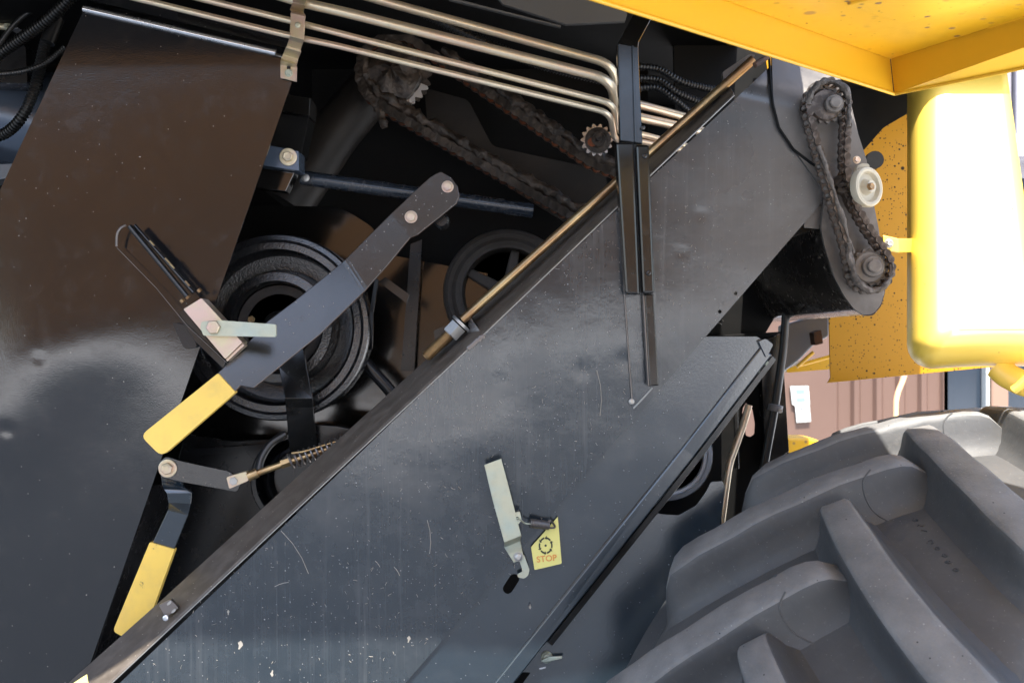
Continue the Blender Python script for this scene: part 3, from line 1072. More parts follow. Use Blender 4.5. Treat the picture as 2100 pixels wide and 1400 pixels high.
# --- big clamping lever
def lever1():
    A = M['arm']
    def Yl(px, py):
        t = (905 - px) * .735 + (py - 375) * .678
        if t < 119:
            return 1.655
        if t < 255:
            return 1.655 - (t - 119) / 141 * .005
        if t < 268:
            return 1.6502 - (t - 255) * .00012
        return 1.6486 - (t - 268) * .000262
    prs = [((893, 357), (904, 352)), ((880, 365), (925, 364)), ((869, 375), (938, 381)), ((858, 385), (942, 401)), ((845, 397), (936, 417)), ((830, 412), (900, 446)),
           ((804, 436), (856, 481)), ((801, 439), (841, 487)), ((755, 485), (796, 542)), ((712, 528), (754, 589)), ((707, 533), (749, 595)), ((702, 538), (744, 600)), ((603, 618), (655, 686)), ((547, 660), (600, 730)),
           ((500, 712), (545, 775)), ((467, 744), (520, 795)), ((455, 757), (493, 790)), ((440, 770), (478, 806))]
    secs = [(p, q, Yl) for p, q in prs]
    o = strip('clamp_lever', secs, .008, A, HV, 'long flat black lever arm with a yellow grip', side=M['rust'])
    g = plate('grip', rounded([(447, 765), (483, 804), (331, 936), (288, 893)], [3, 3, 16, 16]), lambda x, y: Yl(x, y) - .004, .014, M['grip'], o, 'flat yellow grip of the long lever', bevel=.002)
    bolt('bolt', 918, 383, 1.6545, 10, M['zinc'], o, washer=1.25, h=.75)
    bolt('bolt', 843, 445, 1.6515, 10.5, M['zinc'], o, washer=1.25, h=.6)
    lathe('pivot_boss', V(905, 452, 1.68), Vector((0, -1, 0)), [(.012, -.03), (.012, .0), (.009, .003), (.0001, .003)], M['black'], o, n=20)
lever1()

# --- small lever with spring rod
def lever2():
    L = plate('crank_link', rounded([(326, 948), (340, 936), (370, 945), (472, 967), (494, 988), (486, 1008), (374, 988), (372, 1000), (333, 996)], [6, 6, 3, 8, 6, 6, 3, 0, 0]), 1.60, .008, M['arm'], HV, 'dark crank link with a large bolt and a spring rod')
    bolt('bolt', 344, 960, 1.599, 13, M['zinc'], L, washer=1.45, h=.6)
    o = strip('release_lever', [((331, 978), (373, 988), 1.598), ((332, 988), (374, 996), 1.592), ((336, 1003), (384, 1004), 1.580), ((342, 1012), (393, 1010), 1.578), ((345, 1030), (391, 1032), 1.586), ((344, 1046), (385, 1056), 1.600), ((313, 1112), (357, 1126), 1.605)], .006, M['shield2'], HV, 'short bent lever with a yellow grip')
    plate('grip', rounded([(307, 1111), (358, 1126), (287, 1322), (231, 1294)], [3, 3, 10, 10]), 1.602, .012, M['grip'], o, 'yellow grip of the short lever, half behind the shield edge', bevel=.002)
    # spring rod
    R = tube('spring_rod', [(470, 991, 1.592), (560, 958, 1.60), (720, 905, 1.62)], 7, M['rod'], HV, 'rod with clevis and coil spring running behind the shield')
    plate('clevis', rounded([(464, 978), (505, 966), (510, 985), (470, 1002)], 4), 1.583, .018, M['zinc'], R, bevel=.0015)
    bolt('pin', 479, 986, 1.5825, 9, M['steel'], R, washer=0, h=.3)
    tube('sleeve', [(508, 977, 1.588), (528, 969, 1.59)], 10, M['rod'], R)
    lathe('nut', V(586, 949, 1.603), V(720, 905, 1.62) - V(560, 958, 1.60), [(9.5 * .00071, -.007), (9.5 * .00071, .007)], M['rod'], R, n=6, sharp=20)
    a, b = V(594, 946, 1.604), V(735, 900, 1.622)
    ax = (b - a).normalized()
    u = ax.cross(Vector((0, 1, 0))).normalized()
    w = ax.cross(u)
    pts = []
    turns = 13
    for i in range(turns * 14 + 1):
        th = 2 * math.pi * i / 14
        pts.append(a + (b - a) * (i / (turns * 14)) + (u * math.cos(th) + w * math.sin(th)) * .0105)
    sweep('coil_spring', pts, .0019, M['spring'], R, seg=6)
    tube('spring_hook', [(598, 929, 1.60), (622, 926, 1.60), (690, 905, 1.61), (700, 912, 1.61)], 2.6, M['rod'], R, bend=.005)
    sweep('breather_hose', smooth_path([V(530, 970, 1.63), V(536, 940, 1.64), V(555, 910, 1.65), V(585, 890, 1.66)]), .006, M['hose'], HV, 'thin black hose curving up from the spring rod')
lever2()

# --- latch box on the panel edge
def latch_box():
    Z = M['zinc']
    o = plate('latch_box', rounded([(376, 634), (413, 611), (497, 702), (462, 736)], 3), 1.548, .032, Z, HV, 'small zinc latch box on the panel edge', bevel=.002)
    plate('lip', [(463, 737), (498, 704), (501, 708), (466, 741)], 1.552, .02, Z, o)
    plate('backing_bar', [(372, 636), (380, 640), (462, 740), (458, 756), (400, 700), (366, 650)], 1.572, .024, M['blackedge'], o)
    plate('handle', rounded([(413, 659), (456, 657), (566, 665), (566, 691), (417, 688), (411, 672)], [5, 2, 4, 4, 4, 4]), 1.540, .006, M['zincpale'], o, bevel=.0012)
    bolt('bolt', 438, 671, 1.5395, 15, Z, o, washer=0, h=.45, rot=.1)
    r = tube('guide_rod', [(384, 608, 1.556), (266, 464, 1.560)], 5.5, M['blackedge'], o)
    tube('guide_rod', [(397, 600, 1.560), (276, 462, 1.566)], 4.2, M['blackedge'], o)
    for (x, y) in ((387, 611), (411, 598), (376, 619)):
        bolt('brass_nut', x, y, 1.558, 5.6, M['rod'], o, washer=0, h=1.2, axis=Vector((-.65, -.1, .75)))
    for t in (.10, .36, .44, .70):
        x, y = 397 + (276 - 397) * t + 4, 600 + (462 - 600) * t
        tube('worn_patch', [(x, y, 1.556), (x - 9, y - 10, 1.557)], 1.9, M['rod'], o, seg=8)
    hk = sweep('wire_hook', smooth_path([V(258, 462, 1.575), V(247, 468, 1.572), V(240, 482, 1.572), V(239, 505, 1.576)]), .0018, M['spring'], SP, seg=8)
    sweep('thin_wire', [V(240, 508, 1.576), V(320, 590, 1.574), V(384, 668, 1.568), V(470, 748, 1.57)], .00045, M['spring'], SP, seg=6)
    bolt('wire_stop', 388, 674, 1.575, 5, M['blackedge'], SP, washer=0, dome=True)
    plate('rubber_stop', rounded([(352, 660), (385, 668), (406, 712), (378, 716)], 9), 1.588, .008, M['black'], SP)
latch_box()

# --- the diagonal shield
def shield():
    def capsule(cx, cy, r, L, ang):
        a = math.radians(ang)
        d = (math.cos(a), math.sin(a))
        out = []
        for k in range(9):
            th = a - math.pi / 2 + math.pi * k / 8
            out.append((cx + d[0] * L + r * math.cos(th), cy + d[1] * L + r * math.sin(th)))
        for k in range(9):
            th = a + math.pi / 2 + math.pi * k / 8
            out.append((cx - d[0] * L + r * math.cos(th), cy - d[1] * L + r * math.sin(th)))
        return out
    pts = [(110, 1510), (1000, 678), (1507, 193), (1580, 124), (1650, 80), (1700, 100), (1706, 392), (1660, 445), (774, 1510)]
    o = gridpanel('diagonal_shield', pts, Ysh, 11, .0025, M['shield'], HV, 'wide scratched blue-black shield running diagonally across',
                  cut=[circ(1515, 600, 4, n=10), circ(1482, 638, 4, n=10)])
    # dirty top flange, splayed back
    fl = [((143, 1400), (227, 1400)), ((333, 1233), (405, 1240)), ((667, 933), (733, 934)), ((887, 732), (990, 688))]
    e0 = [(40, 1492), (333, 1232), (700, 899), (930, 690), (1240, 400), (1490, 168)]
    e1 = [(112, 1510), (405, 1235), (733, 928), (993, 685), (1250, 440), (1506, 196)]
    vs, fs = [], []
    for p, q in zip(e0, e1):
        a, b = V(p[0], p[1], 1.575), V(q[0], q[1], sh(.0012))
        m1 = b.lerp(a, .06) + Vector((0, -.0028, .0004))
        vs += [b, m1, a]
    for i in range(len(e0) - 1):
        a = 3 * i
        fs += [(a, a + 3, a + 4, a + 1), (a + 1, a + 4, a + 5, a + 2)]
    f = obj('top_flange', vs, fs, M['flange'], o, 'brown dusty top flange of the shield')
    f.modifiers.new('s', 'SOLIDIFY').thickness = -.0022
    # bright worn arris
    sweep('worn_edge', [V(q[0], q[1], sh(-.0005)) for q in e1], .0009, M['steel'], o, seg=6)
    # lower band, lapped behind the main sheet
    gridpanel('lower_sheet', [(1400, 690), (1552, 690), (1583, 708), (925, 1520), (700, 1520)], sh(.0055), 14, .0025, M['shield2'], o, 'blue-black lower sheet lapped under the shield', cut=[capsule(1048, 1203, 10.5, 12, -57)])
    # folded rail along the lower edge
    strip('edge_rail', [((1560, 712), (1584, 728), sh(.001)), ((1400, 918), (1424, 936), sh(.001)), ((1027, 1384), (1056, 1398), sh(.001)), ((920, 1518), (950, 1532), sh(.001))], .012, M['shield2'], o, bevel=.002)
    strip('rail_return', [((1584, 729), (1592, 737), sh(.014)), ((1424, 937), (1434, 945), sh(.014)), ((1122, 1316), (1132, 1324), sh(.014))], .012, M['blackedge'], o)
    plate('rail_end', rounded([(1556, 700), (1570, 694), (1586, 706), (1572, 734)], 4), sh(-.004), .02, M['shield2'], o)
    for (x, y) in ((1568, 742), (1551, 758)):
        bolt('rail_bolt', x, y, sh(.012), 5, M['zincpale'], o, washer=1.3, h=1.2, axis=Vector((.7, -.5, -.5)))
    # strip sheet under the post with wire end
    plate('post_seat', [(1262, 440), (1281, 604), (1296, 836), (1300, 838), (1338, 797), (1345, 600), (1330, 380)], sh(-.0022), .0018, M['shield'], o, bevel=.0005)
    sweep('seam_bead', [V(1279, 585, sh(-.003)), V(1290, 740, sh(-.003)), V(1296, 822, sh(-.003))], .0012, M['spring'], o, seg=8)
    bolt('seam_end', 1295, 823, sh(-.002), 6, M['steel'], o, washer=0, dome=True, h=.6)
    sweep('seam_bead', [V(1299, 837, sh(-.003)), V(1320, 815, sh(-.003)), V(1338, 795, sh(-.003))], .0012, M['steel'], o, seg=8)
    # end cover over the chain case, with the dark seam
    gridpanel('end_cover', [(1582, 90), (1700, 90), (1778, 330), (1782, 420), (1690, 392), (1628, 306), (1598, 262), (1586, 215)], sh(-.006), 9, .004, M['cover'], o, 'dusty bare metal end cover round the top sprocket')
    sweep('cover_seam', [V(x, y, sh(-.0065)) for x, y in ((1577, 110), (1580, 170), (1585, 215), (1597, 262), (1627, 307), (1660, 332), (1688, 350))], .0019, M['dark'], o, seg=8)
    plate('cover_tongue', rounded([(1648, 466), (1655, 430), (1690, 385), (1720, 400), (1716, 470), (1690, 470)], 4), sh(.004), .006, M['cover'], o)
    # weld beads
    for k in range(9):
        t = k / 8
        x, y = 962 + (990 - 962) * t, 714 + (690 - 714) * t
        bolt('weld_drop', x + random.uniform(-1, 1), y + random.uniform(-1, 1), sh(-.001), 5, M['spring'], o, washer=0, dome=True, h=.7)
    # hinge tab low on the flange
    h = plate('hinge_tab', rounded([(325, 1240), (350, 1228), (366, 1246), (340, 1266)], 3), 1.515, .008, M['spring'], o)
    for (x, y) in ((347, 1236), (356, 1252)):
        plate('tab_hole', circ(x, y, 6, 2.6, n=12, rot=-.75), 1.5135, .001, M['steel'], o, bevel=0)
    bolt('tab_pin', 340, 1266, 1.508, 6, M['bright'], o, washer=0, dome=True)
    plate('corner_decal', [(150, 1400), (178, 1382), (181, 1400), (170, 1430), (130, 1430)], 1.513, .001, M['decal'], o, bevel=0)
    # chaff and dry dirt flecks stuck to the sheet
    vs, fs = [], []
    rnd = random.Random(3)
    def inside_poly(x, y):
        res = False
        j = len(pts) - 1
        for i in range(len(pts)):
            xi, yi = pts[i]
            xj, yj = pts[j]
            if (yi > y) != (yj > y) and x < (xj - xi) * (y - yi) / (yj - yi) + xi:
                res = not res
            j = i
        return res
    def sliver(x, y, L, w, a, bend=0):
        i0 = len(vs)
        n = 3
        for k in range(n + 1):
            t = (k / n - .5) * L
            aa = a + bend * (k / n - .5)
            cx, cy = x + t * math.cos(aa), y + t * math.sin(aa)
            for sg in (-1, 1):
                vs.append(V(cx - math.sin(aa) * w * sg, cy + math.cos(aa) * w * sg, sh(-.0006 if sg < 0 else -.0009)))
        for k in range(n):
            b = i0 + 2 * k
            fs.append((b, b + 2, b + 3, b + 1))
    cnt = 0
    while cnt < 620:
        x, y = rnd.uniform(200, 1650), rnd.uniform(200, 1400)
        if not inside_poly(x, y):
            continue
        cnt += 1
        L = rnd.choice((1.5, 2, 2, 2.5, 3, 4, 6, 8))
        sliver(x, y, L * rnd.uniform(.6, 1.3), rnd.uniform(.2, .5), rnd.uniform(0, math.pi), rnd.uniform(-.5, .5))
    for (x, y, L, a) in ((610, 1128, 105, 1.0), (1233, 805, 95, 1.5), (883, 1100, 70, 1.5), (815, 1170, 22, 1.0), (1050, 1070, 5, 0), (577, 1196, 30, -.3), (775, 1155, 16, .9)):
        sliver(x, y, L, .55, a, .25)
    c = obj('chaff', vs, fs, M['chaff'], o, 'pale straw flecks and scratches stuck to the shield')
    c['kind'] = 'stuff'
    # dry splashes
    for (x, y, r) in ((492, 1322, 13), (558, 1380, 8), (468, 1255, 6), (838, 1310, 9), (1087, 1243, 6)):
        r = r * .65
        lp = [(x + r * (.5 + .25 * math.sin(3 * t + x)) * math.cos(t), y + r * (1.1 + .3 * math.sin(2 * t + y)) * math.sin(t)) for t in [2 * math.pi * k / 16 for k in range(16)]]
        plate('dry_splash', lp, sh(-.0006), .0005, M['chaff'], o, bevel=0)
    return o
SH = shield()

# --- tie rod on the shield
def tie_rod():
    a, b = (948, 656, 1.532), (1545, 122, 1.50)
    o = sweep('tie_rod', [V(*a), V(1250, 386, 1.516), V(*b)], 9.2 * .00068, M['rod'], HV, 'long brassy tie rod along the shield edge')
    # bracket lug welded to the flange
    vs = [V(962, 645, 1.552), V(990, 688, 1.492), V(960, 715, 1.496), V(958, 668, 1.56), V(964, 640, 1.556), V(994, 684, 1.494)]
    plate('rod_lug', rounded([(889, 678), (930, 660), (962, 643), (992, 688), (958, 716), (930, 712), (893, 700)], 2), lambda x, y: 1.558 - max(0, x - 950) * .0012, .006, M['blackedge'], o)
    plate('lug_face', [(963, 648), (989, 684), (960, 712), (958, 680)], lambda x, y: 1.548 - max(0, x - 950) * .0012, .003, M['bright'], o)
    d = (V(870, 738, 1.530) - V(948, 656, 1.532)).normalized()
    c0 = V(932, 677, 1.531)
    lathe('nut', c0, d, [(.0135, -.009), (.0135, .008), (.012, .0095), (.006, .0095)], M['steel'], o, n=6, sharp=20)
    lathe('nut', c0 - d * .013, d, [(.0150, -.002), (.0155, .002), (.008, .002)], M['steel'], o, n=24)
    # threaded end
    p0, p1 = c0, V(872, 733, 1.530)
    P = resample([p0, p1], .0005)
    sweep('threaded_end', P, .0082, M['rod'], o, seg=14, rfun=lambda i: (1.0, .97, .91, .95)[i % 4] if i < len(P) - 6 else .85 - .04 * (i - len(P) + 6))
    # clip plate and small pipe at the top
    plate('top_clip', rounded([(1482, 148), (1535, 112), (1550, 112), (1530, 140), (1496, 170), (1484, 164)], 4), 1.515, .01, M['cover'], o)
    tube('spigot', [(1548, 134, 1.46), (1575, 116, 1.47)], 6, M['rust'], o)
tie_rod()

# --- upright post in front of the shield
def post():
    K = M['blackedge']
    o = strip('upright_post', [((1300, 27), (1336, 38), 1.50), ((1272, 78), (1310, 86), 1.455), ((1266, 90), (1309, 98), 1.452), ((1272, 290), (1318, 296), 1.448)], .022, K, HV, 'black folded upright post in front of the shield', bevel=.002)
    strip('folded_lip', [((1296, 92), (1300, 93), 1.446), ((1302, 292), (1307, 293), 1.442)], .008, K, o, bevel=.001)
    strip('sleeve', [((1263, 292), (1299, 292), 1.440), ((1283, 603), (1312, 603), 1.440)], .030, K, o, bevel=.003)
    strip('sleeve', [((1304, 297), (1331, 297), 1.438), ((1318, 602), (1343, 600), 1.438)], .030, K, o, bevel=.003)
    strip('sleeve_back', [((1299, 293), (1306, 293), 1.456), ((1312, 603), (1319, 603), 1.456)], .012, M['midgrey'], o, bevel=0)
    strip('lower_bar', [((1322, 604), (1341, 602), 1.462), ((1332, 792), (1351, 790), 1.462)], .016, K, o, bevel=.0015)
    strip('bar_edge', [((1318, 604), (1322.5, 604), 1.464), ((1329, 792), (1332.5, 792), 1.464)], .018, M['spring'], o, bevel=.0008)
    for (x, y) in ((1322, 320), (1318, 262), (1330, 560)):
        bolt('rivet', x, y, 1.437 if y > 300 else 1.446, 5, K, o, washer=0, dome=True)
post()

# --- latch hook, spring and STOP decal on the shield
def stop_latch():
    Z = M['zincpale']
    o = strip('hook_latch', [((993, 953), (1028, 940), sh(-.030)), ((1010, 1025), (1046, 1008), sh(-.030)), ((1034, 1112), (1069, 1098), sh(-.030)), ((1034, 1122), (1067, 1108), sh(-.010)),
                             ((1042, 1135), (1071, 1128), sh(-.008)), ((1054, 1154), (1075, 1144), sh(-.008))], .0035, Z, HV, 'pale zinc hook latch on the shield beside the STOP label', bevel=.0012)
    plate('hook', rounded([(1063, 1142), (1075, 1138), (1086, 1168), (1083, 1180), (1074, 1186), (1062, 1183), (1061, 1177), (1071, 1172), (1070, 1164)], [0, 0, 3, 4, 4, 3, 2, 2, 3]), sh(-.008), .0035, Z, o, bevel=.001)
    bolt('pivot', 1063, 1141, sh(-.008), 8, M['steel'], o, washer=1.25, dome=True, h=.8)
    plate('spring_tab', rounded([(1052, 1052), (1066, 1048), (1070, 1066), (1062, 1076), (1056, 1076)], 3), sh(-.0285), .003, Z, o, holes=[circ(1061, 1062, 3.2, n=10)])
    a, b = V(1087, 1072, sh(-.020)), V(1126, 1077, sh(-.012))
    ax = (b - a)
    u = ax.cross(Vector((0, 1, 0))).normalized()
    w = ax.normalized().cross(u)
    pts = []
    T = 13
    for i in range(T * 12 + 1):
        th = 2 * math.pi * i / 12
        pts.append(a + ax * (i / (T * 12)) + (u * math.cos(th) + w * math.sin(th)) * .0052)
    spn = sweep('coil_spring', pts, .00125, M['spring'], o, seg=6)
    sweep('spring_wire', smooth_path([V(1061, 1062, sh(-.032)), V(1068, 1066, sh(-.028)), V(1076, 1072, sh(-.022)), V(1088, 1074, sh(-.020))]), .0012, Z, o, seg=8)
    sweep('spring_wire', smooth_path([V(1122, 1070, sh(-.013)), V(1130, 1068, sh(-.010)), V(1138, 1080, sh(-.004)), V(1126, 1082, sh(-.008))]), .0014, M['spring'], o, seg=8)
    # decal
    D = plate('stop_label', rounded([(1144, 1059), (1152, 1155), (1096, 1168), (1089, 1121)], [1, 3, 3, 2]), sh(-.0009), .0006, M['decal'], HV, 'pale yellow STOP label with rotating wheel symbol', bevel=0)
    cx, cy = 1119, 1118
    Y0 = sh(-.0013)
    for k in range(6):
        a0 = math.radians(-90 + 60 * k + 8)
        a1 = a0 + math.radians(40)
        lp = []
        n = 6
        for i in range(n + 1):
            a = a0 + (a1 - a0) * i / n
            lp.append((cx + 15.5 * math.cos(a) * .92, cy + 15.5 * math.sin(a) * 1.12))
        for i in range(n + 1):
            a = a1 - (a1 - a0) * i / n
            r = 12.2
            lp.append((cx + r * math.cos(a) * .92, cy + r * math.sin(a) * 1.12))
        plate('symbol_arc', lp, Y0, .0003, M['ink'], D, bevel=0)
        a = a0
        plate('symbol_arrow', [(cx + 18.5 * math.cos(a) * .92, cy + 18.5 * math.sin(a) * 1.12), (cx + 10 * math.cos(a) * .92, cy + 10 * math.sin(a) * 1.12), (cx + 14 * math.cos(a - .28) * .92, cy + 14 * math.sin(a - .28) * 1.12)], sh(-.0014), .0003, M['ink'], D, bevel=0)
    plate('symbol_dot', circ(cx, cy, 2.4, n=12), Y0, .0003, M['ink'], D, bevel=0)
    text('STOP', 'lettering', V(1121, 1145, Y0), 17.5 * .000665, M['orangeink'], D, roll=math.radians(6), bold=.0002)

def text(s, name, loc, size, m, parent, roll=0, ext=.0002, bold=0.0, basis=None):
    cu = bpy.data.curves.new(name, 'FONT')
    cu.body = s
    cu.size = size
    cu.align_x = 'CENTER'
    cu.align_y = 'CENTER'
    cu.extrude = ext
    cu.offset = bold
    t = bpy.data.objects.new(name, cu)
    col.objects.link(t)
    dg = bpy.context.evaluated_depsgraph_get()
    dg.update()
    me = bpy.data.meshes.new_from_object(t.evaluated_get(dg))
    bpy.data.objects.remove(t)
    if basis is None:
        basis = Matrix.Rotation(math.radians(90), 4, 'X') @ Matrix.Rotation(roll, 4, 'Z')
    me.transform(Matrix.Translation(loc) @ basis)
    me.materials.clear()
    me.materials.append(m)
    o = bpy.data.objects.new(name, me)
    col.objects.link(o)
    setparent(o, parent)
    return o
stop_latch()

# --- chain case on the right
def chain_case():
    Yc = 1.462
    out = [(1648, 200), (1662, 172), (1690, 160), (1725, 165), (1742, 200), (1776, 340), (1802, 468), (1813, 560), (1814, 598), (1806, 626), (1790, 644), (1772, 645), (1752, 634), (1732, 608), (1710, 566), (1690, 500), (1684, 468), (1692, 400), (1660, 260)]
    o = plate('chain_case', rounded(out, 8), Yc, .006, M['caseplate'], HV, 'dusty backing plate of the short chain drive', bevel=.001)
    # housing behind the lower half, running back into the machine
    rim = rounded([(1684, 462), (1800, 466), (1813, 560), (1814, 598), (1806, 626), (1790, 645), (1772, 646), (1752, 635), (1732, 609), (1710, 567), (1690, 500)], 6)
    f = [V(p[0], p[1], Yc + .0065) for p in rim]
    c = sum(f, Vector()) / len(f)
    n = len(f)
    rings = [[c + (p - c) * 1.03 for p in f], [c + (p - c) * 1.03 + Vector((0, .008, 0)) for p in f], [c + (p - c) * 1.0 + Vector((0, .0085, 0)) for p in f], [p + Vector((0, .85, 0)) for p in f]]
    vs = [v for r in rings for v in r]
    fs = []
    for k in range(3):
        for i in range(n):
            j = (i + 1) % n
            fs.append((k * n + i, k * n + j, (k + 1) * n + j, (k + 1) * n + i))
    fs.append(list(range(n)))
    h = obj('auger_housing', vs, fs, M['drum'], HV, 'mud flecked black housing behind the chain, round at the bottom', smooth=True, sharp=50)
    s = 1.43 / F
    Yk = 1.436
    # chain path (clockwise from the top)
    pp = []
    c1, c2, R1, R2 = (1693, 216), (1782, 548), 41, 41
    for k in range(13):
        a = math.radians(-185 + 17 * k)
        pp.append(V(c1[0] + R1 * math.cos(a), c1[1] + 46 * math.sin(a), Yk))
    for q in ((1733, 265), (1730, 320), (1733, 370), (1748, 420), (1774, 465), (1806, 510)):
        pp.append(V(q[0], q[1], Yk))
    for k in range(12):
        a = math.radians(-10 + 17 * k)
        pp.append(V(c2[0] + R2 * math.cos(a), c2[1] + 49 * math.sin(a), Yk))
    for q in ((1732, 500), (1710, 430), (1690, 360), (1672, 300), (1658, 250)):
        pp.append(V(q[0], q[1], Yk))
    ch = empty('short_chain', (0, 0, 0), HV, 'short oily roller chain over two sprockets')
    pitch = 15.5 * s
    lm = link_mesh('link', pitch, 7.0 * s, 52 * s, 5.6 * s, [M['link'], M['roller']])
    lm2 = link_mesh('link', pitch, 6.4 * s, 44 * s, 5.6 * s, [M['link'], M['roller']])
    lay_chain([lm, lm2], pp, pitch, ch, True)
    # grease on the chain's outer side
    for seg_ in (pp[:14], pp[19:32]):
        P = resample([p + Vector((0, -.017, 0)) for p in seg_], .003)
        sweep('grease_layer', P, 5.4 * s, M['mudgrease'], ch, seg=8, jit=1.2)
    P = resample([V(1672, 300, Yk - .017), V(1700, 380, Yk - .017), V(1722, 450, Yk - .017), V(1745, 520, Yk - .017)], .003)
    sweep('grease_layer', [p + Vector((.004, 0, .0)) for p in P], 4.0 * s, M['mudgrease'], ch, seg=8, jit=1.2)
    for (cc, hr, label, hx) in ((c1, 19, 'upper dirty sprocket with an oily hub', 16), (c2, 22, 'lower dirty sprocket with a pale hub', 6)):
        sp = toothed('sprocket', V(cc[0], cc[1], Yk), Vector((0, -1, 0)), 39 * s, 33 * s, 15, .007, M['dirtymetal'], HV, label)
        lathe('face_disc', V(cc[0], cc[1], Yk - .004), Vector((0, -1, 0)), [(33 * s, 0), (33 * s, .002), (30 * s, .004), (.0001, .004)], M['dirtymetal'] if cc is c2 else M['link'], sp, n=32)
        lathe('hub', V(cc[0] + hx, cc[1] - 1, Yk - .006), Vector((-.1, -1, 0)), [(hr * s, 0), (hr * s, .008), (hr * .9 * s, .010), (hr * .62 * s, .010), (hr * .6 * s, .018), (hr * .5 * s, .019), (.0001, .019)], M['dirtymetal'], sp, n=28)
    # clumps inside the chain loop
    for k in range(7):
        x, y = 1718 + k * 5 + random.uniform(-4, 4), 372 + k * 8 + random.uniform(-6, 6)
        lathe('grease_clump', V(x, y, Yk + .006), Vector((random.uniform(-.4, .4), -1, random.uniform(-.4, .4))), [(.007, -.004), (.008, .0), (.005, .005), (.0001, .006)], M['grease'], ch, n=9,
              fun=lambda th, r, h, j: (r * (1 + .35 * math.sin(2 * th + k) + .2 * math.sin(5 * th)), h))
    # nylon tensioner pulley
    ax = Vector((.62, -1, .05)).normalized()
    cT = V(1778, 384, 1.425)
    tn = lathe('chain_tensioner', cT, ax, [(.022, -.008), (.0255, -.006), (.0265, 0), (.0255, .004), (.023, .005), (.020, .004), (.018, -.002), (.011, -.002), (.009, .001), (.008, .008), (.0001, .008)], M['cream'], HV, 'cream nylon tensioner wheel pressed against the chain', n=32)
    bolt('bolt', 1783, 383, 1.416, 8, M['rod'], tn, washer=0, h=1.0, axis=ax)
    plate('tensioner_arm', rounded([(1752, 362), (1758, 340), (1768, 335), (1782, 336), (1787, 356), (1780, 372), (1758, 384)], 4), 1.432, .01, M['cream'], tn, bevel=.002)
    bolt('arm_bolt', 1757, 328, 1.430, 6, M['zinc'], tn, washer=1.3, h=1.0)
    lathe('dark_boss', V(1790, 330, 1.50), Vector((0, -1, 0)), [(.012, 0), (.012, .01), (.0001, .01)], M['dark'], tn, n=16)  # small dark boss set behind the chain plate
    # yellow tab and bolt
    t = strip('yellow_tab', [((1811, 482), (1813, 513), 1.50), ((1842, 489), (1843, 518), 1.50), ((1875, 489), (1876, 517), 1.54)], .004, M['fender'], HV, 'small bent yellow bracket with a bolt', bevel=.001)
    bolt('bolt', 1823, 499, 1.4995, 6.5, M['steel'], t, washer=1.4, h=.8)
chain_case()

# --- yellow opened cover overhead
def hood():
    Zt, Zb = 1.9365, 1.8930
    def at_z(px, py, z):
        t = (z - CZ) / (-(py - 700) / F)
        return V(px, py, t)
    kt = at_z(1826, 118, Zt)
    kb = at_z(1834, 193, Zb)
    lt = at_z(1497, 0, Zt)
    lb = at_z(1222, 0, Zb)
    rt = at_z(2100, 30, Zt)
    rb = Vector((kb.x + (rt.x - kt.x), kb.y + (rt.y - kt.y), Zb))
    rb = at_z(2100, 139, Zb)
    dl = (lt - kt); dl.z = 0; dl.normalize()
    dlb = (lb - kb); dlb.z = 0; dlb.normalize()
    dr = (rt - kt); dr.z = 0; dr.normalize()
    drb = (rb - kb); drb.z = 0; drb.normalize()
    Lt, Lb = kt + dl * .95, kb + dlb * .95
    Rt, Rb = kt + dr * .80, kb + drb * .80
    near = [Rt + Vector((-.45, -.34, 0)), Lt + Vector((.05, -.40, 0))]
    o = empty('raised_hood', (0, 0, 0), HV, 'raised yellow engine cover seen from below')
    def solid(name, quad, t, m, label=None, bev=.003):
        n = (quad[1] - quad[0]).cross(quad[2] - quad[0]).normalized() * t
        k = len(quad)
        vs = list(quad) + [p + n for p in quad]
        fs = [list(range(k)), list(range(k, 2 * k))[::-1]] + [[i, (i + 1) % k, (i + 1) % k + k, i + k] for i in range(k)]
        return obj(name, vs, fs, m, o, label, bevel=bev)
    solid('left_lip', [Lb, kb, kt, Lt], -.003, M['hoodlip'])
    solid('right_lip', [kb, Rb, Rt, kt], -.003, M['hoodlip'])
    up = Vector((0, 0, .001))
    solid('underside', [Lt + up, kt + up, Rt + up, near[0] + up, near[1] + up], .004 if False else .004, M['hood'], 'chipped yellow underside of the raised cover')
    # folded inner flanges standing down from the underside
    def bar(a, b, h, w):
        d = (b - a).normalized()
        s = Vector((d.y, -d.x, 0)) * w
        q = [a, b, b + s, a + s]
        vs = q + [p - Vector((0, 0, h)) for p in q]
        obj('stiffener', vs, [(0, 1, 2, 3), (7, 6, 5, 4), (0, 4, 5, 1), (1, 5, 6, 2), (2, 6, 7, 3), (3, 7, 4, 0)], M['hood'], o, bevel=.002)
    a = at_z(1850, 38, Zt)
    bar(a, at_z(2300, -75, Zt), .006, .10)
    bar(at_z(1843, 34, Zt), at_z(1660, -40, Zt), .0035, -.12)
    # rolled edge along the lips
    def bead(a, b):
        sweep('rolled_edge', [a, a.lerp(b, .5), b], .0022, M['hoodlip'], o, seg=8)
    bead(kb, Lb)
    bead(kb, Rb)
    return o
hood()

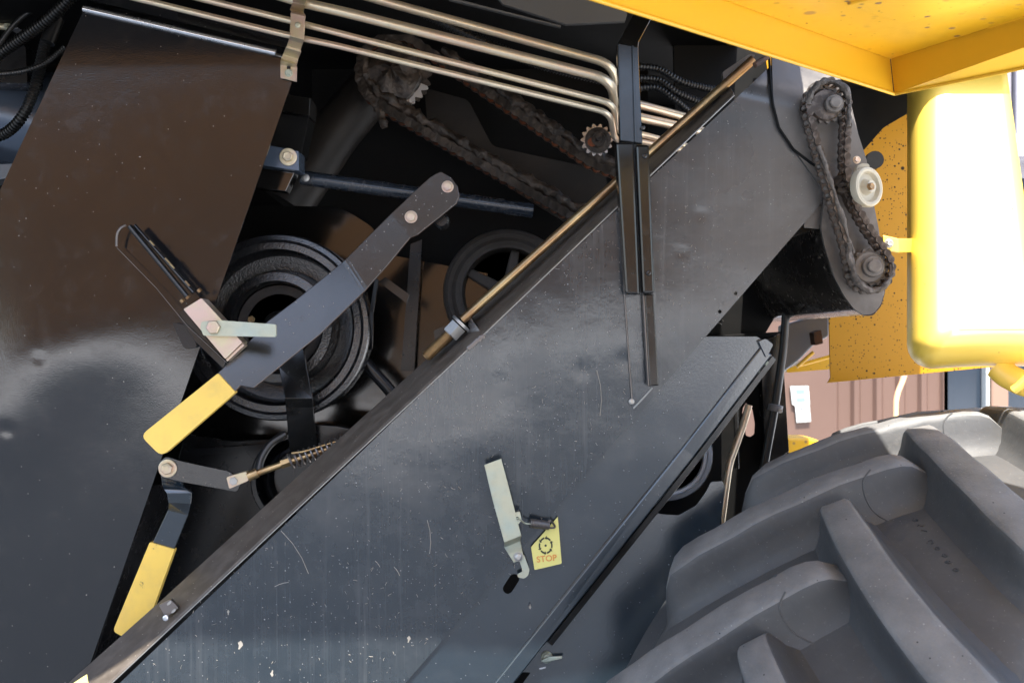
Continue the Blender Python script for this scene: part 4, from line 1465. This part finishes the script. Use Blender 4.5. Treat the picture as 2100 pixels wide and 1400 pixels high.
# --- yellow panels on the right
def yellow_side():
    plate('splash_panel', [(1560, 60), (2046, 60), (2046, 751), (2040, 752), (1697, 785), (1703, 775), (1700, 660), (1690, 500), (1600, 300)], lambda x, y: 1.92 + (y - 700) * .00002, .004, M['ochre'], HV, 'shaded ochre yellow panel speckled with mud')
    plate('shadow_plate', rounded([(1740, 150), (1872, 160), (1870, 228), (1812, 262), (1770, 310), (1750, 250)], 6), 1.74, .02, M['dark'], HV, 'dark plate in place of the shadow above the ochre panel')  # dark plate that stands in for a cast shadow on the panel
    # moulded cover with rounded edge
    vs, fs = [], []
    def contour(d):
        L, B, Rc = 1866 + d, 750 - d, max(46 - d * .5, 12)
        out = [(L + 6 - 6 * k / 5, -300 + (B - Rc + 300) * k / 12) if k < 6 else (L, -300 + (B - Rc + 300) * k / 12) for k in range(13)]
        for k in range(1, 9):
            a = math.pi - math.pi / 2 * k / 8
            out.append((L + Rc + Rc * math.cos(a), B - Rc + Rc * math.sin(a)))
        x0 = L + Rc
        for k in range(1, 11):
            x = x0 + (2180 - x0) * k / 10
            out.append((x, B - 6 * math.sin((x - x0) / (2180 - x0) * math.pi) * 1.0))
        return out
    W = 72
    ds = [0, 1, 3, 6, 10, 16, 23, 32, 43, 56, 72]
    m = None
    def Yf(px, py, d):
        t = 1 - min(d / W, 1)
        y = 1.50 - (py - 450) * .00034
        return y + .10 * (1 - math.sqrt(max(1 - t * t, 0)))
    for d in ds:
        cpts = contour(d)
        m = len(cpts)
        for p in cpts:
            vs.append(V(p[0], p[1], Yf(p[0], p[1], d)))
    for r in range(len(ds) - 1):
        for i in range(m - 1):
            fs.append((r * m + i, r * m + i + 1, (r + 1) * m + i + 1, (r + 1) * m + i))
    # flat field filled by rows out to the slanting right edge
    last = contour(ds[-1])
    b0 = (len(ds) - 1) * m
    nx = 8
    prev = None
    for i in range(0, m):
        row = [b0 + i]
        x0, y0 = last[i]
        if i >= 13 + 8:
            break
        xr = 2062 + (y0 - 143) * .135
        for k in range(1, nx + 1):
            x = x0 + (xr - x0) * k / nx
            vs.append(V(x, y0, Yf(x, y0, W)))
            row.append(len(vs) - 1)
        if prev:
            for k in range(nx):
                fs.append((prev[k], row[k], row[k + 1], prev[k + 1]))
        prev = row
    o = obj('side_cover', vs, fs, M['fender'], HV, 'sunlit moulded yellow side cover with a rounded edge', smooth=True, sharp=70)
    sd = o.modifiers.new('s', 'SOLIDIFY')
    sd.thickness = .004
    # yellow elbow at the right edge
    e = sweep('yellow_spout', smooth_path([V(2046, 752, 1.48), V(2070, 772, 1.47), V(2120, 790, 1.45), V(2200, 780, 1.44)]), .017, M['fender'], HV, 'yellow curved spout at the right edge', seg=20)
    sweep('spout_rim', [V(2078, 800, 1.44) + Vector((0, 0, 0)), V(2092, 790, 1.435), V(2106, 776, 1.43)], .006, M['fender'], e, seg=10)
yellow_side()

# --- things seen below the chain case
def under_case():
    K = M['black']
    tear = [(1538, 840), (1544, 838), (1549, 868), (1548, 890), (1540, 896), (1530, 893), (1528, 880)]
    plate('rear_plate', [(1430, 690), (1602, 680), (1606, 760), (1617, 920), (1640, 1100), (1380, 1100), (1380, 760)], 1.92, .006, M['dark'], HV, 'black upright plate behind the tyre top',
          holes=[rounded(tear, 3), rounded([(1524, 836), (1530, 826), (1533, 828), (1526, 848), (1522, 848)], 2)])
    plate('rear_channel', [(1560, 700), (1603, 684), (1618, 925), (1570, 960)], 1.88, .03, M['blackedge'], HV, 'black channel beside the cabin view')
    p = tube('drop_pipe', [(1612, 640, 1.84), (1606, 720, 1.84), (1590, 830, 1.84), (1566, 960, 1.84)], 8.5, M['hose'], HV, 'black drop pipe with a clamp ring')
    lathe('clamp_ring', V(1590, 836, 1.84), V(1566, 960, 1.84) - V(1590, 830, 1.84), [(.0075, -.006), (.012, -.005), (.012, .005), (.0075, .006)], M['grey'], p, n=20)
    bolt('clamp_bolt', 1600, 842, 1.828, 5, M['steel'], p, washer=0)
    tube('bent_rod', [(1536, 830, 1.80), (1524, 872, 1.80), (1496, 950, 1.79), (1492, 975, 1.785), (1478, 1080, 1.77)], 7.5, M['pipe'], HV, 'bent brassy rod going down behind the tyre', bend=.02)
    tube('short_bar', [(1509, 838, 1.84), (1511, 960, 1.84)], 5, M['blackedge'], HV, 'thin black upright bar beside the bent rod')
    s = 1.66 / F
    o = lathe('guard_pulley', V(1366, 932, 1.66), Vector((0, -1, 0)), [(97 * s, -.05), (97 * s, -.004), (95 * s, 0), (88 * s, .001), (84 * s, -.002), (80 * s, .0), (76 * s, -.001), (74 * s, -.02), (60 * s, -.03), (.0001, -.03)], M['blueblack'], HV, 'shiny rimmed pulley below the shield rail', n=72)
    lathe('bright_rim', V(1366, 932, 1.659), Vector((0, -1, 0)), [(94 * s, .0), (93 * s, .003), (86 * s, .004), (84 * s, .002), (82 * s, .004), (77 * s, .003), (75 * s, .0)], M['palegrey'], o, n=72)
    pl = plate('lower_side_panel', rounded([(1330, 1060), (1342, 1050), (1356, 1054), (1392, 1056), (1428, 1036), (1448, 1008), (1458, 988), (1482, 986), (1487, 1000), (1478, 1070), (1440, 1300), (1420, 1520), (985, 1520), (1088, 1378), (1050, 1376), (1112, 1298), (1136, 1300)],
               [4, 6, 4, 4, 4, 4, 3, 4, 4, 0, 0, 0, 0, 0, 0, 0, 0]), lambda x, y: 1.542 - (x - 1110) * .00008, .003, M['shield2'], HV, 'dark blue-black lower panel beside the tyre')
    plate('gap_back', [(1200, 1000), (1480, 880), (1480, 1520), (900, 1520)], 1.75, .003, M['dark'], HV)
    k = lathe('quarter_turn_knob', V(1121, 1346, 1.5415), Vector((0, -1, .1)), [(.0085, 0), (.0085, .003), (.007, .0045), (.006, .004), (.004, .006), (.0001, .006)], M['zincpale'], HV, 'small pale wing knob on the lower panel', n=28)
    strip('wing', [((1110, 1352), (1110, 1357), 1.534), ((1125, 1346), (1126, 1356), 1.530), ((1153, 1345), (1153, 1350), 1.528)], .004, M['zincpale'], k, bevel=.001)
    plate('latch_slit', [(1106, 1369), (1119, 1366), (1119, 1369), (1107, 1372)], 1.5405, .001, M['bright'], pl, bevel=0)
    # grey cone and yellow bits behind
    plate('grey_chute', [(1602, 668), (1700, 640), (1700, 690), (1672, 705), (1640, 738), (1608, 762)], 2.10, .03, M['grey'], HV, 'grey sheet chute beside the ochre panel', bevel=.004)
    yb = plate('yellow_axle_part', rounded([(1612, 758), (1640, 745), (1700, 735), (1710, 752), (1700, 757), (1614, 764)], 3), 2.30, .08, M['hood'], HV, 'yellow frame part under the grey chute', bevel=.004)
    tube('yellow_bar', [(1640, 748, 2.26), (1712, 728, 2.26)], 4, M['hood'], yb)
    tube('yellow_bar', [(1634, 752, 2.25), (1668, 722, 2.25)], 4, M['hoodlip'], yb)
    plate('clamp_block', rounded([(1668, 682), (1684, 676), (1688, 704), (1672, 708)], 2), 2.05, .03, M['rust'], yb)
    plate('yellow_beam', [(1612, 898), (1660, 898), (1680, 902), (1690, 940), (1612, 940)], 2.6, .1, M['hood'], HV, 'yellow beam low behind the tyre', bevel=.006)
under_case()

# --- the tyre
def tyre():
    C = Vector((.6704, 1.498, .7811))
    psi, camb, R, crown = .8406, -.0375, .7299, .2154
    th0, dl, k1, k2, W = 1.4793, 2 * math.pi / 21, 1.5082, -1.384, .2103
    d = Vector((math.sin(psi), math.cos(psi), 0))
    a = Vector((math.cos(psi) * math.cos(camb), -math.sin(psi) * math.cos(camb), -math.sin(camb)))
    z = a.cross(d).normalized()
    if z.z < 0:
        z = -z
    B = Matrix(((a.x, d.x, z.x, C.x), (a.y, d.y, z.y, C.y), (a.z, d.z, z.z, C.z), (0, 0, 0, 1)))
    H = .055
    def rad(s):
        x = abs(s)
        r = R - H - crown * 4 * x * x
        if x > .20:
            r -= (x - .20) ** 2 * 9
        return r
    def pt(s, th, h):
        r = rad(s) + h
        return Vector((s, -r * math.cos(th), r * math.sin(th)))
    prof = [(s / 100, rad(s / 100)) for s in range(-25, 26, 1)]
    prof = [(-.235, .36), (-.27, .42), (-.285, .50), (-.285, .56), (-.272, .605)] + prof + [(.272, .605), (.285, .56), (.285, .50), (.27, .42), (.235, .36)]
    n = 144
    vs, fs = [], []
    m = len(prof)
    for i in range(n):
        th = 2 * math.pi * i / n
        for s, r in prof:
            vs.append(Vector((s, -r * math.cos(th), r * math.sin(th))))
    for i in range(n):
        i2 = (i + 1) % n
        for j in range(m - 1):
            fs.append((i * m + j, i2 * m + j, i2 * m + j + 1, i * m + j + 1))
    o = obj('tyre', [B @ v for v in vs], fs, M['rubber'], HV, 'large dusty grey rubber tyre with deep chevron lugs', smooth=True, sharp=0)
    sd = o
    rim_v, rim_f = [], []
    for i in range(48):
        th = 2 * math.pi * i / 48
        for s, r in ((-.23, .37), (-.20, .35), (-.05, .33), (-.03, .12), (.03, .12), (.05, .33), (.20, .35), (.23, .37)):
            rim_v.append(B @ Vector((s, -r * math.cos(th), r * math.sin(th))))
    for i in range(48):
        for j in range(7):
            rim_f.append((i * 8 + j, ((i + 1) % 48) * 8 + j, ((i + 1) % 48) * 8 + j + 1, i * 8 + j + 1))
    obj('rim', rim_v, rim_f, M['hood'], o, smooth=True)
    # lug section: offset across, height
    sec = [(-.066, -.012), (-.052, -.003), (-.042, .004), (-.0345, .013), (-.0285, .030), (-.0240, .0455), (-.0212, .0515), (-.0165, .055),
           (.0165, .055), (.0212, .0515), (.0240, .0455), (.0285, .030), (.0345, .013), (.042, .004), (.052, -.003), (.066, -.012)]
    for side in (-1, 1):
        rows = []
        us = [-.050, -.040, -.030, -.024, -.020, -.012, 0, .02, .04, .06, .08, .10, .12, .14, .16, .18, .20, .215, .228, .236, .244, .252]
        for u in us:
            row = []
            uu = max(u, 0)
            def cen(u_):
                return side * u_, -k1 * u_ - k2 * u_ * u_
            s0, t0 = cen(u)
            s1, t1 = cen(u + .002)
            r0 = rad(s0) + H
            ds, dt = (s1 - s0), (t1 - t0) * r0
            L = math.hypot(ds, dt)
            nx, nt = -dt / L, ds / L        # across the lug in (s, arc)
            if u < -.018:
                f = max(0.0, (u + .052) / .034) * .90
            elif u < -.005:
                f = .90 + (u + .018) / .013 * .10
            else:
                f = 1
            wf = 1.0 if u > .04 else .74 + .26 * (u + .05) / .09
            wf *= 1.0 + .22 * max(0.0, min(1.0, (u - .05) / .15))
            if u > .215:
                f = 1 - ((u - .215) / .037) ** 1.5 * 1.35
            for (w, h) in sec:
                w_ = w * wf * (1.0 if u < .2 else 1 + (u - .2) * 1.2)
                wob = .0012 * math.sin(u * 90 + w * 200)
                s = s0 + nx * w_
                th = t0 + nt * w_ / r0
                hh = h * f if h > 0 else h
                s = max(-.268, min(.268, s))
                row.append(pt(s, math.pi / 2 + th, hh + (wob if h > .01 else 0)))
            rows.append(row)
        vs = [v for r in rows for v in r]
        k = len(sec)
        fs, fm = [], {}
        for i in range(len(rows) - 1):
            for j in range(k - 1):
                if j in (6, 7, 8):
                    fm[len(fs)] = 1
                fs.append((i * k + j, i * k + j + 1, (i + 1) * k + j + 1, (i + 1) * k + j))
        fs.append([(len(rows) - 1) * k + j for j in range(k)])
        fs.append([j for j in range(k)][::-1])
        me = bpy.data.meshes.new('lug')
        me.from_pydata([tuple(v) for v in vs], [], fs)
        bm = bmesh.new(); bm.from_mesh(me); bmesh.ops.recalc_face_normals(bm, faces=bm.faces); bm.to_mesh(me); bm.free()
        me.materials.append(M['rubber']); me.materials.append(M['rubbertop'])
        for i, v in fm.items():
            me.polygons[i].material_index = v
        for p in me.polygons:
            p.use_smooth = True
        me.set_sharp_from_angle(angle=math.radians(48))
        for q in range(21):
            ang = th0 - dl * q - (dl / 2 if side > 0 else 0)
            g = bpy.data.objects.new('lug', me)
            col.objects.link(g)
            g.matrix_world = B @ Matrix.Rotation(-(ang - math.pi / 2), 4, 'X')
            g.matrix_basis = g.matrix_world.copy()
            setparent(g, o)
    # thin mould joint lines over the left lugs
    for q in range(-1, 4):
        ang = th0 - dl * q
        for sg in (1, -1):
            P = []
            for i in range(14):
                t = i / 13
                j = t * 6.0
                j0 = int(min(j, 5.999))
                f = j - j0
                idx = [8, 9, 10, 11, 12, 13, 14] if sg > 0 else [7, 6, 5, 4, 3, 2, 1]
                w0, h0 = sec[idx[j0]]
                w1, h1 = sec[min(idx[j0 + 1], 15)]
                w, h = w0 + (w1 - w0) * f, h0 + (h1 - h0) * f
                u = .012 + .012 * math.sin(t * 3.1)
                s0, t0 = -u, -k1 * u - k2 * u * u
                s1, t1 = -(u + .002), -k1 * (u + .002) - k2 * (u + .002) ** 2
                r0 = rad(s0) + H
                ds_, dt_ = s1 - s0, (t1 - t0) * r0
                Ln = math.hypot(ds_, dt_)
                wf = .74 + .26 * min((u + .05) / .09, 1)
                P.append(B @ pt(s0 - dt_ / Ln * w * wf, ang + t0 + ds_ / Ln * w * wf / r0, h))
            sweep('mould_line', P, .0011, M['rubber'], o, seg=6)
    # moulded digits between two lugs
    best = None
    for (px, py, ch) in ((1864, 1050, '0'), (1875, 1064, '5'), (1888, 1076, '2'), (1893, 1092, '1'), (1905, 1108, 'C'), (1922, 1124, '0'), (1933, 1140, '0'), (1945, 1156, '8'), (1957, 1171, '0')):
        best = None
        for i in range(60):
            for j in range(60):
                s, th = -.02 + .22 * i / 59, .9 + .75 * j / 59
                P = B @ pt(s, th, 0)
                ex = 1050 + P.x / P.y * F - px
                ey = 700 - (P.z - CZ) / P.y * F - py
                e = ex * ex + ey * ey
                if best is None or e < best[0]:
                    best = (e, s, th, P)
        _, s, th, P = best
        n_ = (B @ pt(s, th, .01) - P).normalized()
        right = (B @ pt(s, th - .02, 0) - P).normalized()
        right = (right - n_ * right.dot(n_)).normalized()
        upv = n_.cross(right)
        ba = Matrix(((right.x, upv.x, n_.x, 0), (right.y, upv.y, n_.y, 0), (right.z, upv.z, n_.z, 0), (0, 0, 0, 1)))
        text(ch, 'moulded_digit', P - n_ * .0006, .0105, M['rubber'], o, ext=.0016, basis=ba)
tyre()
for o_ in bpy.data.objects:
    if '_root' in o_:
        del o_['_root']
